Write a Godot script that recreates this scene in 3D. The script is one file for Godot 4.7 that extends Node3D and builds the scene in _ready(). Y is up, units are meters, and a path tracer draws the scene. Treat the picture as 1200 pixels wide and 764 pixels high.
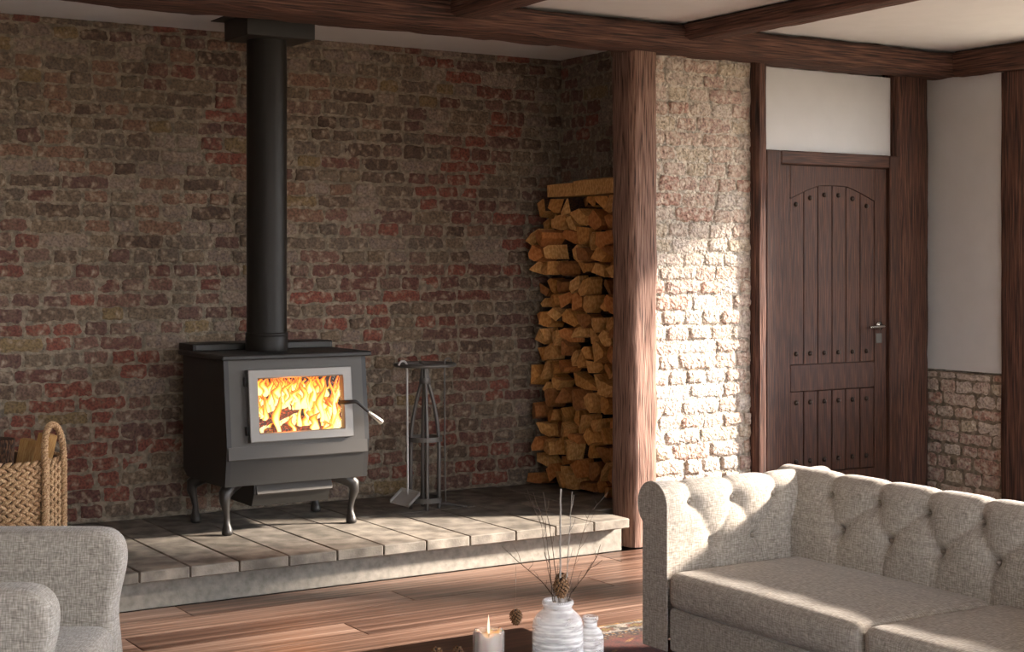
extends Node3D
# A timber-framed living room with a wood stove on a raised stone hearth.
# World: x along the brick back wall, y up, z = -n where n is the distance towards the back wall. Units are metres.

var rng := RandomNumberGenerator.new()
var used := {}
var CS := 0.8473   # camera yaw
var SN := 0.5311

# ------------------------------------------------------------------ naming
func numbered(called: String, where: Node) -> String:
	var key := str(where.get_instance_id()) + called
	var k: int = used.get(key, 0)
	used[key] = k + 1
	return called if k == 0 else "%s_%03d" % [called, k]

func thing(called: String, label: String, category: String, at := Vector3.ZERO, group := "") -> Node3D:
	var o := Node3D.new()
	o.name = numbered(called, self)
	add_child(o)
	o.position = at
	tag(o, label, category, group)
	return o

func tag(o: Node, label: String, category: String, group := "") -> void:
	o.set_meta("label", label)
	o.set_meta("category", category)
	if group != "":
		o.set_meta("group", group)

func structure(called: String, label: String, category: String) -> Node3D:
	var o := thing(called, label, category)
	o.set_meta("kind", "structure")
	return o

func obj(called: String, m: Mesh, material: Material, parent: Node = self, at := Vector3.ZERO) -> MeshInstance3D:
	var o := MeshInstance3D.new()
	o.name = numbered(called, parent)
	o.mesh = m
	for i in m.get_surface_count():
		o.set_surface_override_material(i, material)
	o.position = at
	parent.add_child(o)
	return o

# ------------------------------------------------------------------ mesh helpers (corners counter-clockwise seen from outside)
func W(x: float, y: float, n: float) -> Vector3:
	return Vector3(x, y, -n)

func begin(smooth := true) -> SurfaceTool:
	var st := SurfaceTool.new()
	st.begin(Mesh.PRIMITIVE_TRIANGLES)
	st.set_smooth_group(0 if smooth else -1)
	return st

func done(st: SurfaceTool) -> ArrayMesh:
	st.index()
	st.generate_normals()
	return st.commit()

func merged(st: SurfaceTool) -> ArrayMesh:   # parts appended with uneven scales need their normals again
	st.generate_normals()
	return st.commit()

func tri(st: SurfaceTool, a: Vector3, b: Vector3, c: Vector3) -> void:
	st.add_vertex(a); st.add_vertex(c); st.add_vertex(b)

func quad(st: SurfaceTool, a: Vector3, b: Vector3, c: Vector3, d: Vector3) -> void:
	tri(st, a, b, c)
	tri(st, a, c, d)

func poly(st: SurfaceTool, pts: Array, inside: Vector3) -> void:   # convex polygon turned away from a point inside
	var nrm: Vector3 = (pts[1] - pts[0]).cross(pts[2] - pts[0])
	var mid := Vector3.ZERO
	for p in pts: mid += p
	var flip: bool = nrm.dot(mid / pts.size() - inside) < 0
	for i in range(1, pts.size() - 1):
		if flip: tri(st, pts[0], pts[i + 1], pts[i])
		else: tri(st, pts[0], pts[i], pts[i + 1])

func box(st: SurfaceTool, c: Vector3, size: Vector3, bevel := 0.0, basis := Basis()) -> void:
	st.set_smooth_group(-1)
	var h := size / 2
	var b := minf(bevel, minf(h.x, minf(h.y, h.z)) * 0.95)
	var v := func(sx, sy, sz, axis):
		var k := Vector3(h.x - (0.0 if axis == 0 else b), h.y - (0.0 if axis == 1 else b), h.z - (0.0 if axis == 2 else b))
		return c + basis * Vector3(sx * k.x, sy * k.y, sz * k.z)
	for s in [-1, 1]:
		poly(st, [v.call(s, -1, -1, 0), v.call(s, 1, -1, 0), v.call(s, 1, 1, 0), v.call(s, -1, 1, 0)], c)
		poly(st, [v.call(-1, s, -1, 1), v.call(1, s, -1, 1), v.call(1, s, 1, 1), v.call(-1, s, 1, 1)], c)
		poly(st, [v.call(-1, -1, s, 2), v.call(1, -1, s, 2), v.call(1, 1, s, 2), v.call(-1, 1, s, 2)], c)
	if b > 0:
		for s in [-1, 1]:
			for t in [-1, 1]:
				poly(st, [v.call(s, t, -1, 0), v.call(s, t, 1, 0), v.call(s, t, 1, 1), v.call(s, t, -1, 1)], c)
				poly(st, [v.call(s, -1, t, 0), v.call(s, 1, t, 0), v.call(s, 1, t, 2), v.call(s, -1, t, 2)], c)
				poly(st, [v.call(-1, s, t, 1), v.call(1, s, t, 1), v.call(1, s, t, 2), v.call(-1, s, t, 2)], c)
				for q in [-1, 1]:
					poly(st, [v.call(s, t, q, 0), v.call(s, t, q, 1), v.call(s, t, q, 2)], c)

func boxm(size: Vector3, bevel := 0.0, c := Vector3.ZERO) -> ArrayMesh:
	var st := begin(false)
	box(st, c, size, bevel)
	return done(st)

func rows(st: SurfaceTool, g: Array, around := false, flip := false, uv := false) -> void:   # a grid of points, row by row
	for i in g.size() - 1:
		var a: PackedVector3Array = g[i]
		var b: PackedVector3Array = g[i + 1]
		var n := a.size()
		for j in (n if around else n - 1):
			var k := (j + 1) % n
			var q := [a[j], a[k], b[k], b[j]]
			var t := [Vector2(float(j) / n, float(i) / (g.size() - 1)), Vector2(float(j + 1) / n, float(i) / (g.size() - 1)), Vector2(float(j + 1) / n, float(i + 1) / (g.size() - 1)), Vector2(float(j) / n, float(i + 1) / (g.size() - 1))]
			for o in ([0, 1, 2, 0, 2, 3] if flip else [0, 2, 1, 0, 3, 2]):
				if uv: st.set_uv(t[o])
				st.add_vertex(q[o])

func tube(st: SurfaceTool, path: Array, radii: Array, sides := 8, caps := true, uv := false) -> void:
	st.set_smooth_group(0)
	var g := []
	var up := Vector3.UP
	for i in path.size():
		var dir: Vector3 = ((path[mini(i + 1, path.size() - 1)] as Vector3) - path[maxi(i - 1, 0)]).normalized()
		if i == 0:
			up = Vector3.UP if absf(dir.y) < 0.9 else Vector3.RIGHT
		up = (up - dir * up.dot(dir)).normalized()
		var side := up.cross(dir)
		var r: float = radii[mini(i, radii.size() - 1)]
		var ring := PackedVector3Array()
		for j in sides:
			var a := TAU * j / sides
			ring.append(path[i] + (up * cos(a) + side * sin(a)) * r)
		g.append(ring)
	rows(st, g, true, false, uv)
	if caps:
		for e in [0, g.size() - 1]:
			var ring: PackedVector3Array = g[e]
			var away: Vector3 = path[1] if e == 0 else path[path.size() - 2]
			st.set_smooth_group(-1)
			poly(st, Array(ring), away)
		st.set_smooth_group(0)

func ring_path(c: Vector3, r: float, n := 32) -> Array:
	var out := []
	for i in n + 1:
		out.append(c + Vector3(cos(TAU * i / n), 0, sin(TAU * i / n)) * r)
	return out

func lathe(st: SurfaceTool, profile: Array, segs := 24, at := Vector3.ZERO, basis := Basis(), sharp := false) -> void:
	st.set_smooth_group(-1 if sharp else 0)
	var g := []
	for p in profile:
		var ring := PackedVector3Array()
		for j in segs:
			ring.append(at + basis * Vector3(p.x * cos(TAU * j / segs), p.y, p.x * sin(TAU * j / segs)))
		g.append(ring)
	rows(st, g, true)

func extrude(st: SurfaceTool, outline: PackedVector2Array, z0: float, z1: float, place := Transform3D(), smooth := false, bevel := 0.0) -> void:
	# outline in x,y; z0 < z1; both ends closed
	var pts := outline
	if Geometry2D.is_polygon_clockwise(pts):
		pts = pts.duplicate()
		pts.reverse()
	var n := pts.size()
	var rings := []
	var inset := func(d: float) -> PackedVector2Array:
		var o := PackedVector2Array()
		for i in n:
			var t := ((pts[(i + 1) % n] - pts[i]).normalized() + (pts[i] - pts[(i + n - 1) % n]).normalized()).normalized()
			o.append(pts[i] + Vector2(-t.y, t.x) * d)
		return o
	var steps := []
	if bevel > 0:
		for k in 4: steps.append([bevel * (1 - sin(PI / 2 * k / 3)), z0 + bevel * (1 - cos(PI / 2 * k / 3))])
		for k in 4: steps.append([bevel * (1 - cos(PI / 2 * k / 3)), z1 - bevel * (1 - sin(PI / 2 * k / 3))])
	else:
		steps = [[0.0, z0], [0.0, z1]]
	st.set_smooth_group(0 if smooth else -1)
	for s in steps:
		var r := PackedVector3Array()
		for p in inset.call(s[0]): r.append(place * Vector3(p.x, p.y, s[1]))
		rings.append(r)
	rows(st, rings, true)
	var idx := Geometry2D.triangulate_polygon(pts)
	if idx.is_empty(): printerr("outline not filled")
	st.set_smooth_group(-1)
	for i in range(0, idx.size(), 3):
		var a := idx[i]
		var b := idx[i + 1]
		var c := idx[i + 2]
		if (pts[b] - pts[a]).cross(pts[c] - pts[a]) < 0:
			var t := b; b = c; c = t
		tri(st, rings[-1][a], rings[-1][b], rings[-1][c])
		tri(st, rings[0][a], rings[0][c], rings[0][b])

func rounded(half: Vector3, r: float, crown := Vector3.ZERO, seg := 14) -> ArrayMesh:   # an upholstered block
	var st := begin()
	var core := half - Vector3(r, r, r)
	for axis in 3:
		for s in [-1.0, 1.0]:
			var g := []
			for i in seg + 1:
				var row := PackedVector3Array()
				for j in seg + 1:
					var u := -cos(PI * i / seg) * 1.0
					var v := -cos(PI * j / seg) * 1.0
					var p := Vector3.ZERO
					p[axis] = s
					p[(axis + 1) % 3] = u
					p[(axis + 2) % 3] = v
					var q := p * half
					var inner := q.clamp(-core, core)
					q = inner + (q - inner).normalized() * r
					var e := Vector3(1, 1, 1) - (q / half) * (q / half)
					q += Vector3(signf(q.x) * crown.x * e.y * e.z, signf(q.y) * crown.y * e.x * e.z, signf(q.z) * crown.z * e.x * e.y) * (q / half).abs()
					row.append(q)
				g.append(row)
			rows(st, g, false, s < 0)
	return done(st)

# ------------------------------------------------------------------ textures and materials
func noise(sd: int, freq: float, octaves := 4, type := FastNoiseLite.TYPE_SIMPLEX_SMOOTH) -> FastNoiseLite:
	var n := FastNoiseLite.new()
	n.seed = sd
	n.noise_type = type
	n.frequency = freq
	n.fractal_octaves = octaves
	n.fractal_type = FastNoiseLite.FRACTAL_FBM
	return n

func ntex(n: FastNoiseLite, size: int, stops: Array = []) -> NoiseTexture2D:
	var t := NoiseTexture2D.new()
	t.width = size
	t.height = size
	t.seamless = true
	t.noise = n
	if stops.size():
		var g := Gradient.new()
		var offs := PackedFloat32Array()
		var cols := PackedColorArray()
		for s in stops:
			offs.append(s[0])
			cols.append(s[1])
		g.offsets = offs
		g.colors = cols
		t.color_ramp = g
	return t

func plain(c: Color, rough := 0.8, metal := 0.0) -> StandardMaterial3D:
	var m := StandardMaterial3D.new()
	m.albedo_color = c
	m.roughness = rough
	m.metallic = metal
	return m

func surf(c: Color, tex: Texture2D, scale: Vector3, rough := 0.85, height: Texture2D = null, depth := 0.3, world := false) -> StandardMaterial3D:
	var m := plain(c, rough)
	m.albedo_texture = tex
	m.uv1_triplanar = true
	m.uv1_world_triplanar = world
	m.uv1_scale = scale
	m.uv1_triplanar_sharpness = 4.0
	if height:
		m.heightmap_enabled = true
		m.heightmap_texture = height
		m.heightmap_scale = depth
	return m

func grey(v: float) -> Color:
	return Color(v, v, v)

func hexc(s: String) -> Color:
	return Color.html(s)

# linen: short slubs along both thread directions
func linen_image(sd: int, dark: Color, light: Color) -> ImageTexture:
	var n := 512
	var a := noise(sd, 0.09, 3).get_seamless_image(n, 64)
	a.resize(n, n, Image.INTERPOLATE_NEAREST)
	var warp := noise(sd + 1, 0.2, 2).get_seamless_image(72, n)
	warp.resize(n, n, Image.INTERPOLATE_CUBIC)
	var weft := noise(sd + 2, 0.2, 2).get_seamless_image(n, 72)
	weft.resize(n, n, Image.INTERPOLATE_CUBIC)
	warp.convert(Image.FORMAT_L8)
	weft.convert(Image.FORMAT_L8)
	# fine single threads: rows and columns of random tone
	var r2 := RandomNumberGenerator.new()
	r2.seed = sd
	var rowt := []
	var colt := []
	for i in n:
		rowt.append(r2.randf())
		colt.append(r2.randf())
	var wb := warp.get_data()
	var fb := weft.get_data()
	var out := PackedByteArray()
	out.resize(n * n * 3)
	var k := 0
	for y in n:
		for x in n:
			var over := ((x >> 1) + (y >> 1)) & 1
			var w := (float(wb[k]) / 255.0 - 0.5) * 1.5
			var f := (float(fb[k]) / 255.0 - 0.5) * 1.5
			var t: float = 0.52 + w * 0.55 + f * 0.55 + (rowt[y >> 1] - 0.5) * 0.22 + (colt[x >> 1] - 0.5) * 0.22 + (0.05 if over else -0.05)
			t = clampf(t, 0.0, 1.0)
			out[k * 3] = int(255.0 * lerpf(dark.r, light.r, t))
			out[k * 3 + 1] = int(255.0 * lerpf(dark.g, light.g, t))
			out[k * 3 + 2] = int(255.0 * lerpf(dark.b, light.b, t))
			k += 1
	return ImageTexture.create_from_image(Image.create_from_data(n, n, false, Image.FORMAT_RGB8, out))

var T := {}
var M := {}

func materials() -> void:
	T.speck = ntex(noise(11, 0.045, 5), 512, [[0.0, grey(0.6)], [0.4, grey(0.82)], [0.6, grey(0.94)], [1.0, grey(1.0)]])
	T.rough = ntex(noise(12, 0.03, 5), 512)
	T.fine = ntex(noise(13, 0.12, 4), 512)
	T.smear = ntex(noise(14, 0.014, 5), 512, [[0.0, Color(0.46, 0.38, 0.30, 0)], [0.45, Color(0.46, 0.38, 0.30, 0.04)], [0.62, Color(0.50, 0.42, 0.34, 0.38)], [0.76, Color(0.60, 0.53, 0.46, 0.55)], [1.0, Color(0.70, 0.64, 0.57, 0.8)]])
	T.smear_pale = ntex(noise(15, 0.018, 5), 512, [[0.0, Color(0.74, 0.67, 0.58, 0)], [0.40, Color(0.78, 0.72, 0.65, 0.05)], [0.60, Color(0.80, 0.75, 0.68, 0.5)], [1.0, Color(0.88, 0.84, 0.79, 0.8)]])
	T.mortar = ntex(noise(16, 0.014, 5), 512, [[0.0, grey(0.68)], [0.45, grey(0.86)], [0.7, grey(1.0)], [1.0, grey(1.0)]])
	# timber: the noise runs across the grain; uv scales stretch it along the grain
	T.timber = ntex(noise(21, 0.022, 6), 512, [[0.0, hexc("20140f")], [0.26, hexc("42302a")], [0.40, hexc("644a3f")], [0.6, hexc("785c50")], [0.76, hexc("8d7265")], [1.0, hexc("ae978a")]])
	T.timber_pale = ntex(noise(20, 0.024, 6), 512, [[0.0, hexc("1c120e")], [0.24, hexc("4a362e")], [0.36, hexc("7e655a")], [0.6, hexc("927a6e")], [0.8, hexc("a48d81")], [1.0, hexc("bca99e")]])
	T.timber_h = ntex(noise(21, 0.022, 6), 512)
	T.oak = ntex(noise(22, 0.025, 5), 512, [[0.0, hexc("2a1a13")], [0.4, hexc("4d352a")], [0.55, hexc("644739")], [0.72, hexc("785848")], [1.0, hexc("93725f")]])
	T.plank = ntex(noise(23, 0.018, 5), 512, [[0.0, hexc("56463e")], [0.34, hexc("7b685d")], [0.5, hexc("968276")], [0.66, hexc("b2a094")], [1.0, hexc("d2c5bb")]])
	T.stone = ntex(noise(24, 0.010, 6), 512, [[0.0, hexc("7d7872")], [0.35, hexc("99948d")], [0.55, hexc("b0aba4")], [0.75, hexc("c0bbb3")], [1.0, hexc("d6d1ca")]])
	T.cement = ntex(noise(25, 0.02, 5), 512, [[0.0, hexc("8d8a84")], [0.45, hexc("a39f98")], [1.0, hexc("b6b2ab")]])
	T.pits = ntex(noise(26, 0.05, 3, FastNoiseLite.TYPE_CELLULAR), 512)
	T.log_end = ntex(noise(27, 0.03, 5), 512, [[0.0, hexc("a8804c")], [0.4, hexc("c8a06c")], [0.6, hexc("d6b280")], [1.0, hexc("ead0a6")]])
	T.bark = ntex(noise(28, 0.03, 5), 512, [[0.0, hexc("150d08")], [0.4, hexc("3b281b")], [0.55, hexc("5f4530")], [0.75, hexc("80634a")], [1.0, hexc("a78c70")]])
	T.linen = linen_image(31, hexc("7d756b"), hexc("cac1b5"))
	T.straw = ntex(noise(33, 0.05, 4), 256, [[0.0, hexc("7d6248")], [0.4, hexc("aa8c6c")], [0.6, hexc("c8ac8a")], [1.0, hexc("e4ceb0")]])
	T.plaster = ntex(noise(34, 0.01, 5), 512, [[0.0, grey(0.975)], [1.0, grey(1.0)]])

	var bs := Vector3(2.4, 2.4, 2.4)
	M.tones = []
	for c in ["844a3d", "74443a", "6a443c", "77554a", "674a43", "785f53", "635144", "7a6956", "6e5f51", "756655", "86756a", "6a5d51", "917f72", "574439", "826250", "85704f"]:
		var m := surf(hexc(c), T.speck, bs, 0.92, T.rough, 0.4, true)
		m.detail_enabled = true
		m.detail_albedo = T.smear
		m.detail_blend_mode = BaseMaterial3D.BLEND_MODE_MIX
		M.tones.append(m)
	M.pale_tones = []
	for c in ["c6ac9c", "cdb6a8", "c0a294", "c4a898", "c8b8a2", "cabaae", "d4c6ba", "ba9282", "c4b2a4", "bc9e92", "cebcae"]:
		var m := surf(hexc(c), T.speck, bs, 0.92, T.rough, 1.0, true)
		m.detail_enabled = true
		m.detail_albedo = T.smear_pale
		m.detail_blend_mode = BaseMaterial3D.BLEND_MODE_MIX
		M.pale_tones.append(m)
	M.mortar = surf(hexc("8f8271"), T.mortar, Vector3(3, 3, 3), 0.95, T.rough, 0.7, true)
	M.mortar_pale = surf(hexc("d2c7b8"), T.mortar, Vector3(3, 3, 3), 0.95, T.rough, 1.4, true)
	M.timber_post = surf(hexc("e2d2ca"), T.timber_pale, Vector3(9.0, 0.3, 9.0), 0.88, T.rough, 0.25)
	M.timber_y = surf(hexc("bfa79b"), T.timber, Vector3(7.0, 0.24, 7.0), 0.82, T.timber_h, 0.45)
	M.timber_x = surf(hexc("bfa79b"), T.timber, Vector3(0.24, 7.0, 7.0), 0.82, T.timber_h, 0.45)
	M.timber_z = surf(hexc("bfa79b"), T.timber, Vector3(7.0, 7.0, 0.24), 0.82, T.timber_h, 0.45)
	M.oak_y = surf(hexc("c2a998"), T.oak, Vector3(12, 0.3, 12), 0.72, T.timber_h, 0.15)
	M.oak_x = surf(hexc("c2a998"), T.oak, Vector3(0.3, 12, 12), 0.72, T.timber_h, 0.15)
	M.planks = []
	for c in ["cdb8ae", "b9a499", "d8c6bc", "a38e84", "d0beb4"]:
		var m := surf(hexc(c), T.plank, Vector3(0.035, 3.0, 3.0), 0.34, T.timber_h, 0.05)
		M.planks.append(m)
	M.table = surf(hexc("7d6052"), T.plank, Vector3(0.3, 5.0, 5.0), 0.38)
	M.slabs = []
	for c in ["a6a19a", "9c978f", "b0aba3", "a29c93"]:
		M.slabs.append(surf(hexc(c), T.stone, Vector3(1.3, 1.3, 1.3), 0.78, T.fine, 0.06, true))
	M.cement = surf(hexc("c6c3bd"), T.cement, Vector3(2, 2, 2), 0.9, T.pits, 0.08, true)
	M.plaster = surf(hexc("c4c3c2"), T.plaster, Vector3(1, 1, 1), 0.9, null, 0.0, true)
	M.ceiling = surf(hexc("d8d8d8"), T.plaster, Vector3(1, 1, 1), 0.92, null, 0.0, true)
	M.iron = plain(hexc("2b2926"), 0.5, 0.2)
	M.iron_dark = plain(hexc("1f1d1b"), 0.55, 0.1)
	M.pipe = plain(hexc("1d1915"), 0.48, 0.0)
	M.pipe.metallic_specular = 0.35
	M.front = plain(hexc("3f3b36"), 0.52, 0.25)
	M.leg = plain(hexc("393633"), 0.4, 0.4)
	M.nickel = plain(hexc("75716c"), 0.42, 0.65)
	M.pewter = plain(hexc("5b5753"), 0.5, 0.6)
	M.steel = plain(hexc("a39f9a"), 0.42, 0.5)
	M.chrome = plain(hexc("c9c6c2"), 0.25, 1.0)
	M.linen = surf(hexc("ffffff"), T.linen, Vector3(2.2, 2.2, 2.2), 0.95)
	M.linen.rim_enabled = true
	M.linen.rim = 0.3
	M.linen_dark = plain(hexc("6d6459"), 0.95)
	M.log_end = surf(hexc("d8b48c"), T.log_end, Vector3(6, 6, 6), 0.85, T.fine, 0.3)
	M.log_ends = []
	for c in ["ecd0a8", "d8a87e", "f8e2c0", "b48e6c", "e6c290"]:
		M.log_ends.append(surf(hexc(c), T.log_end, Vector3(4, 2.2, 4), 0.85, T.fine, 0.12))
	M.bark = surf(hexc("c8b098"), T.bark, Vector3(3, 8, 8), 0.9, T.rough, 0.8)
	M.bark_y = surf(hexc("d6c0a8"), T.bark, Vector3(8, 2, 8), 0.9, T.rough, 0.8)
	M.split_y = surf(hexc("dccbb0"), T.log_end, Vector3(9, 1, 9), 0.85, T.fine, 0.2)
	M.straw = surf(hexc("f0e4d6"), T.straw, Vector3(9, 9, 9), 0.85)
	M.soot = plain(hexc("14110f"), 0.95)
	M.stud = plain(hexc("3a3029"), 0.4, 0.7)
	M.glass = plain(Color(1, 1, 1, 0.06), 0.05)
	M.stove_glass = plain(Color(1, 1, 1, 0.03), 0.05)
	M.stove_glass.metallic_specular = 0.15
	M.stove_glass.transparency = BaseMaterial3D.TRANSPARENCY_ALPHA
	M.glass.transparency = BaseMaterial3D.TRANSPARENCY_ALPHA

# ------------------------------------------------------------------ setting
func environment() -> void:
	var cam := Camera3D.new()
	cam.name = "camera"
	var near := 0.05
	cam.set_frustum(764.0 / 1787.0 * near, Vector2(0, -73.0 / 1787.0 * near), near, 60.0)
	cam.transform = Transform3D(Basis(Vector3(CS, 0, SN), Vector3.UP, Vector3(-SN, 0, CS)), Vector3(0, 1.4, 0))
	add_child(cam)
	cam.current = true
	var sky := ProceduralSkyMaterial.new()
	sky.sky_top_color = Color(0.76, 0.81, 0.88)
	sky.sky_horizon_color = Color(0.93, 0.92, 0.91)
	sky.ground_horizon_color = Color(0.62, 0.58, 0.52)
	sky.ground_bottom_color = Color(0.50, 0.46, 0.40)
	sky.energy_multiplier = 22.0
	var e := Environment.new()
	e.background_mode = Environment.BG_SKY
	e.sky = Sky.new()
	e.sky.sky_material = sky
	e.tonemap_mode = Environment.TONE_MAPPER_LINEAR
	e.tonemap_exposure = 1.0
	e.sdfgi_enabled = true
	e.ssao_enabled = true
	e.ssil_enabled = true
	var we := WorldEnvironment.new()
	we.name = "environment"
	we.environment = e
	add_child(we)
	var sun := DirectionalLight3D.new()
	sun.name = "sun"
	sun.light_color = Color(1.0, 0.94, 0.88)
	sun.light_energy = 11.0
	sun.light_angular_distance = 5.5
	sun.shadow_enabled = true
	sun.sky_mode = DirectionalLight3D.SKY_MODE_LIGHT_ONLY
	sun.basis = Basis.looking_at(Vector3(-1, -0.50, -0.48))
	add_child(sun)

var bricks_made := {}

func brick_mesh(kind: String, i: int) -> ArrayMesh:
	# a worn brick face: uneven outline, rounded arrises, rough front; unit width and height
	var key := kind + str(i)
	if bricks_made.has(key): return bricks_made[key]
	var n := noise(100 + i * 7 + kind.hash() % 50, 1.0, 3)
	var nu := 11 if kind == "stretcher" else 7
	var nv := 5
	var aspect := 3.3 if kind == "stretcher" else 1.7
	var st := begin()
	var g := []
	var dx := rng.randf() * 50
	for a in nv + 2:
		var row := PackedVector3Array()
		for b in nu + 2:
			var u := clampf((b - 1.0) / (nu - 1.0), 0, 1) * 2 - 1
			var v := clampf((a - 1.0) / (nv - 1.0), 0, 1) * 2 - 1
			var rim: bool = a == 0 or b == 0 or a == nv + 1 or b == nu + 1
			var px := u * 0.5
			var py := v * 0.5
			# round the corners
			var cx := maxf(absf(u) * aspect - (aspect - 0.45), 0.0) / 0.45
			var cy := maxf(absf(v) - 0.55, 0.0) / 0.45
			var cr := maxf(sqrt(cx * cx + cy * cy), 1.0)
			px -= signf(u) * (cx - cx / cr) * 0.225 / aspect
			py -= signf(v) * (cy - cy / cr) * 0.225
			var w1 := n.get_noise_2d(px * aspect * 1.3 + dx, py * 1.3)
			var w2 := n.get_noise_2d(px * aspect * 1.3 + dx + 31, py * 1.3)
			px += w1 * 0.17 / aspect
			py += w2 * 0.20
			var edge := maxf(absf(v), 1.0 - (1.0 - absf(u)) * aspect)
			var z := 1.0 - 0.45 * pow(clampf(edge, 0, 1), 4.0)
			z += n.get_noise_2d(px * aspect * 3.0 + dx, py * 3.0 + 77) * 0.5
			if rim:
				z = -1.0
				px *= 1.02
				py *= 1.04
			row.append(Vector3(px, py, z))
		g.append(row)
	rows(st, g)
	bricks_made[key] = done(st)
	return bricks_made[key]

func to_px(p: Vector3) -> Vector3:
	var r := CS * p.x + SN * p.z
	var d := SN * p.x - CS * p.z
	return Vector3(600 + 1787 * r / d, 309 - 1787 * (p.y - 1.4) / d, d)

func brick_wall(wall: Node3D, origin: Vector3, u: Vector3, length: float, height: float, normal: Vector3, tones: Array, mortar: Material, course: float, proud: float, most: int, keep: Callable, sd: int) -> void:
	var r := RandomNumberGenerator.new()
	r.seed = sd
	var mott := noise(sd, 0.55, 3)
	var relief := noise(sd + 1, 9.0, 4)
	# mortar bed: an uneven face, 30 mm thick at the back
	var nu := int(length / 0.03)
	var nv := int(height / 0.03)
	var st := begin()
	var g := []
	for j in nv + 1:
		var row := PackedVector3Array()
		for i in nu + 1:
			var p := origin + u * (length * i / nu) + Vector3.UP * (height * j / nv)
			row.append(p + normal * (relief.get_noise_3d(p.x, p.y, p.z) * 0.011 - 0.001))
		g.append(row)
	rows(st, g, false, u.cross(Vector3.UP).dot(normal) < 0)
	obj("mortar_bed", done(st), mortar, wall)
	var list := []
	var y := 0.008
	var c := 0
	while y < height - 0.03:
		var ch := minf(course * r.randf_range(0.9, 1.1), height - y)
		var x := -r.randf() * 0.12 if c % 2 else -r.randf() * 0.04
		var diaper := r.randf()
		while x < length:
			var stretcher := r.randf() < (0.5 if diaper < 0.3 else 0.22)
			var L := r.randf_range(0.20, 0.235) if stretcher else r.randf_range(0.098, 0.128)
			var x0 := maxf(x, 0.002)
			var x1 := minf(x + L, length - 0.002)
			x += L + r.randf_range(0.012, 0.024)
			if x1 - x0 < 0.035: continue
			var mid := origin + u * ((x0 + x1) / 2) + Vector3.UP * (y + ch / 2 + r.randf_range(-0.003, 0.003))
			var big := mott.get_noise_3d(mid.x * 1.3, mid.y * 2.2, mid.z * 1.3)
			var pick := clampf(0.5 + big * 0.9 + r.randf_range(-0.42, 0.42), 0, 0.999)
			var odd := r.randf()
			var show := keep.call(mid) as bool
			var q := to_px(mid)
			var inside: bool = q.x > -20 and q.x < 1220 and q.y > -15 and q.y < 780 and show
			list.append({"mid": mid, "w": x1 - x0, "h": ch - r.randf_range(0.010, 0.017), "z": proud * r.randf_range(0.25, 1.25), "turn": r.randf_range(-0.02, 0.02), "tone": int(pick * (tones.size() - 1)) if odd > 0.03 else tones.size() - 1, "i": r.randi() % 7, "area": (x1 - x0) / q.z / q.z if inside else 0.0})
		y += ch
		c += 1
	list.sort_custom(func(a, b): return a.area > b.area)
	var stuff := {}
	for k in list.size():
		var b: Dictionary = list[k]
		var kind := "stretcher" if b.w > 0.15 else "header"
		var m := brick_mesh(kind, b.i)
		var basis := Basis(u, Vector3.UP, normal) * Basis(Vector3(0, 0, 1), b.turn) * Basis.from_scale(Vector3(b.w, b.h, b.z))
		var t := Transform3D(basis, b.mid)
		if k < most and b.area > 0:
			var o := obj("brick", m, tones[b.tone], wall)
			o.transform = t
		else:
			if not stuff.has(b.tone): stuff[b.tone] = SurfaceTool.new()
			stuff[b.tone].append_from(m, 0, t)
	if stuff.size():
		var am := ArrayMesh.new()
		var used_tones := []
		for tone in stuff:
			stuff[tone].generate_normals()
			stuff[tone].commit(am)
			used_tones.append(tone)
		var o := MeshInstance3D.new()
		o.name = "brickwork"
		o.mesh = am
		for i in used_tones.size(): o.set_surface_override_material(i, tones[used_tones[i]])
		o.set_meta("kind", "stuff")
		wall.add_child(o)

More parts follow.
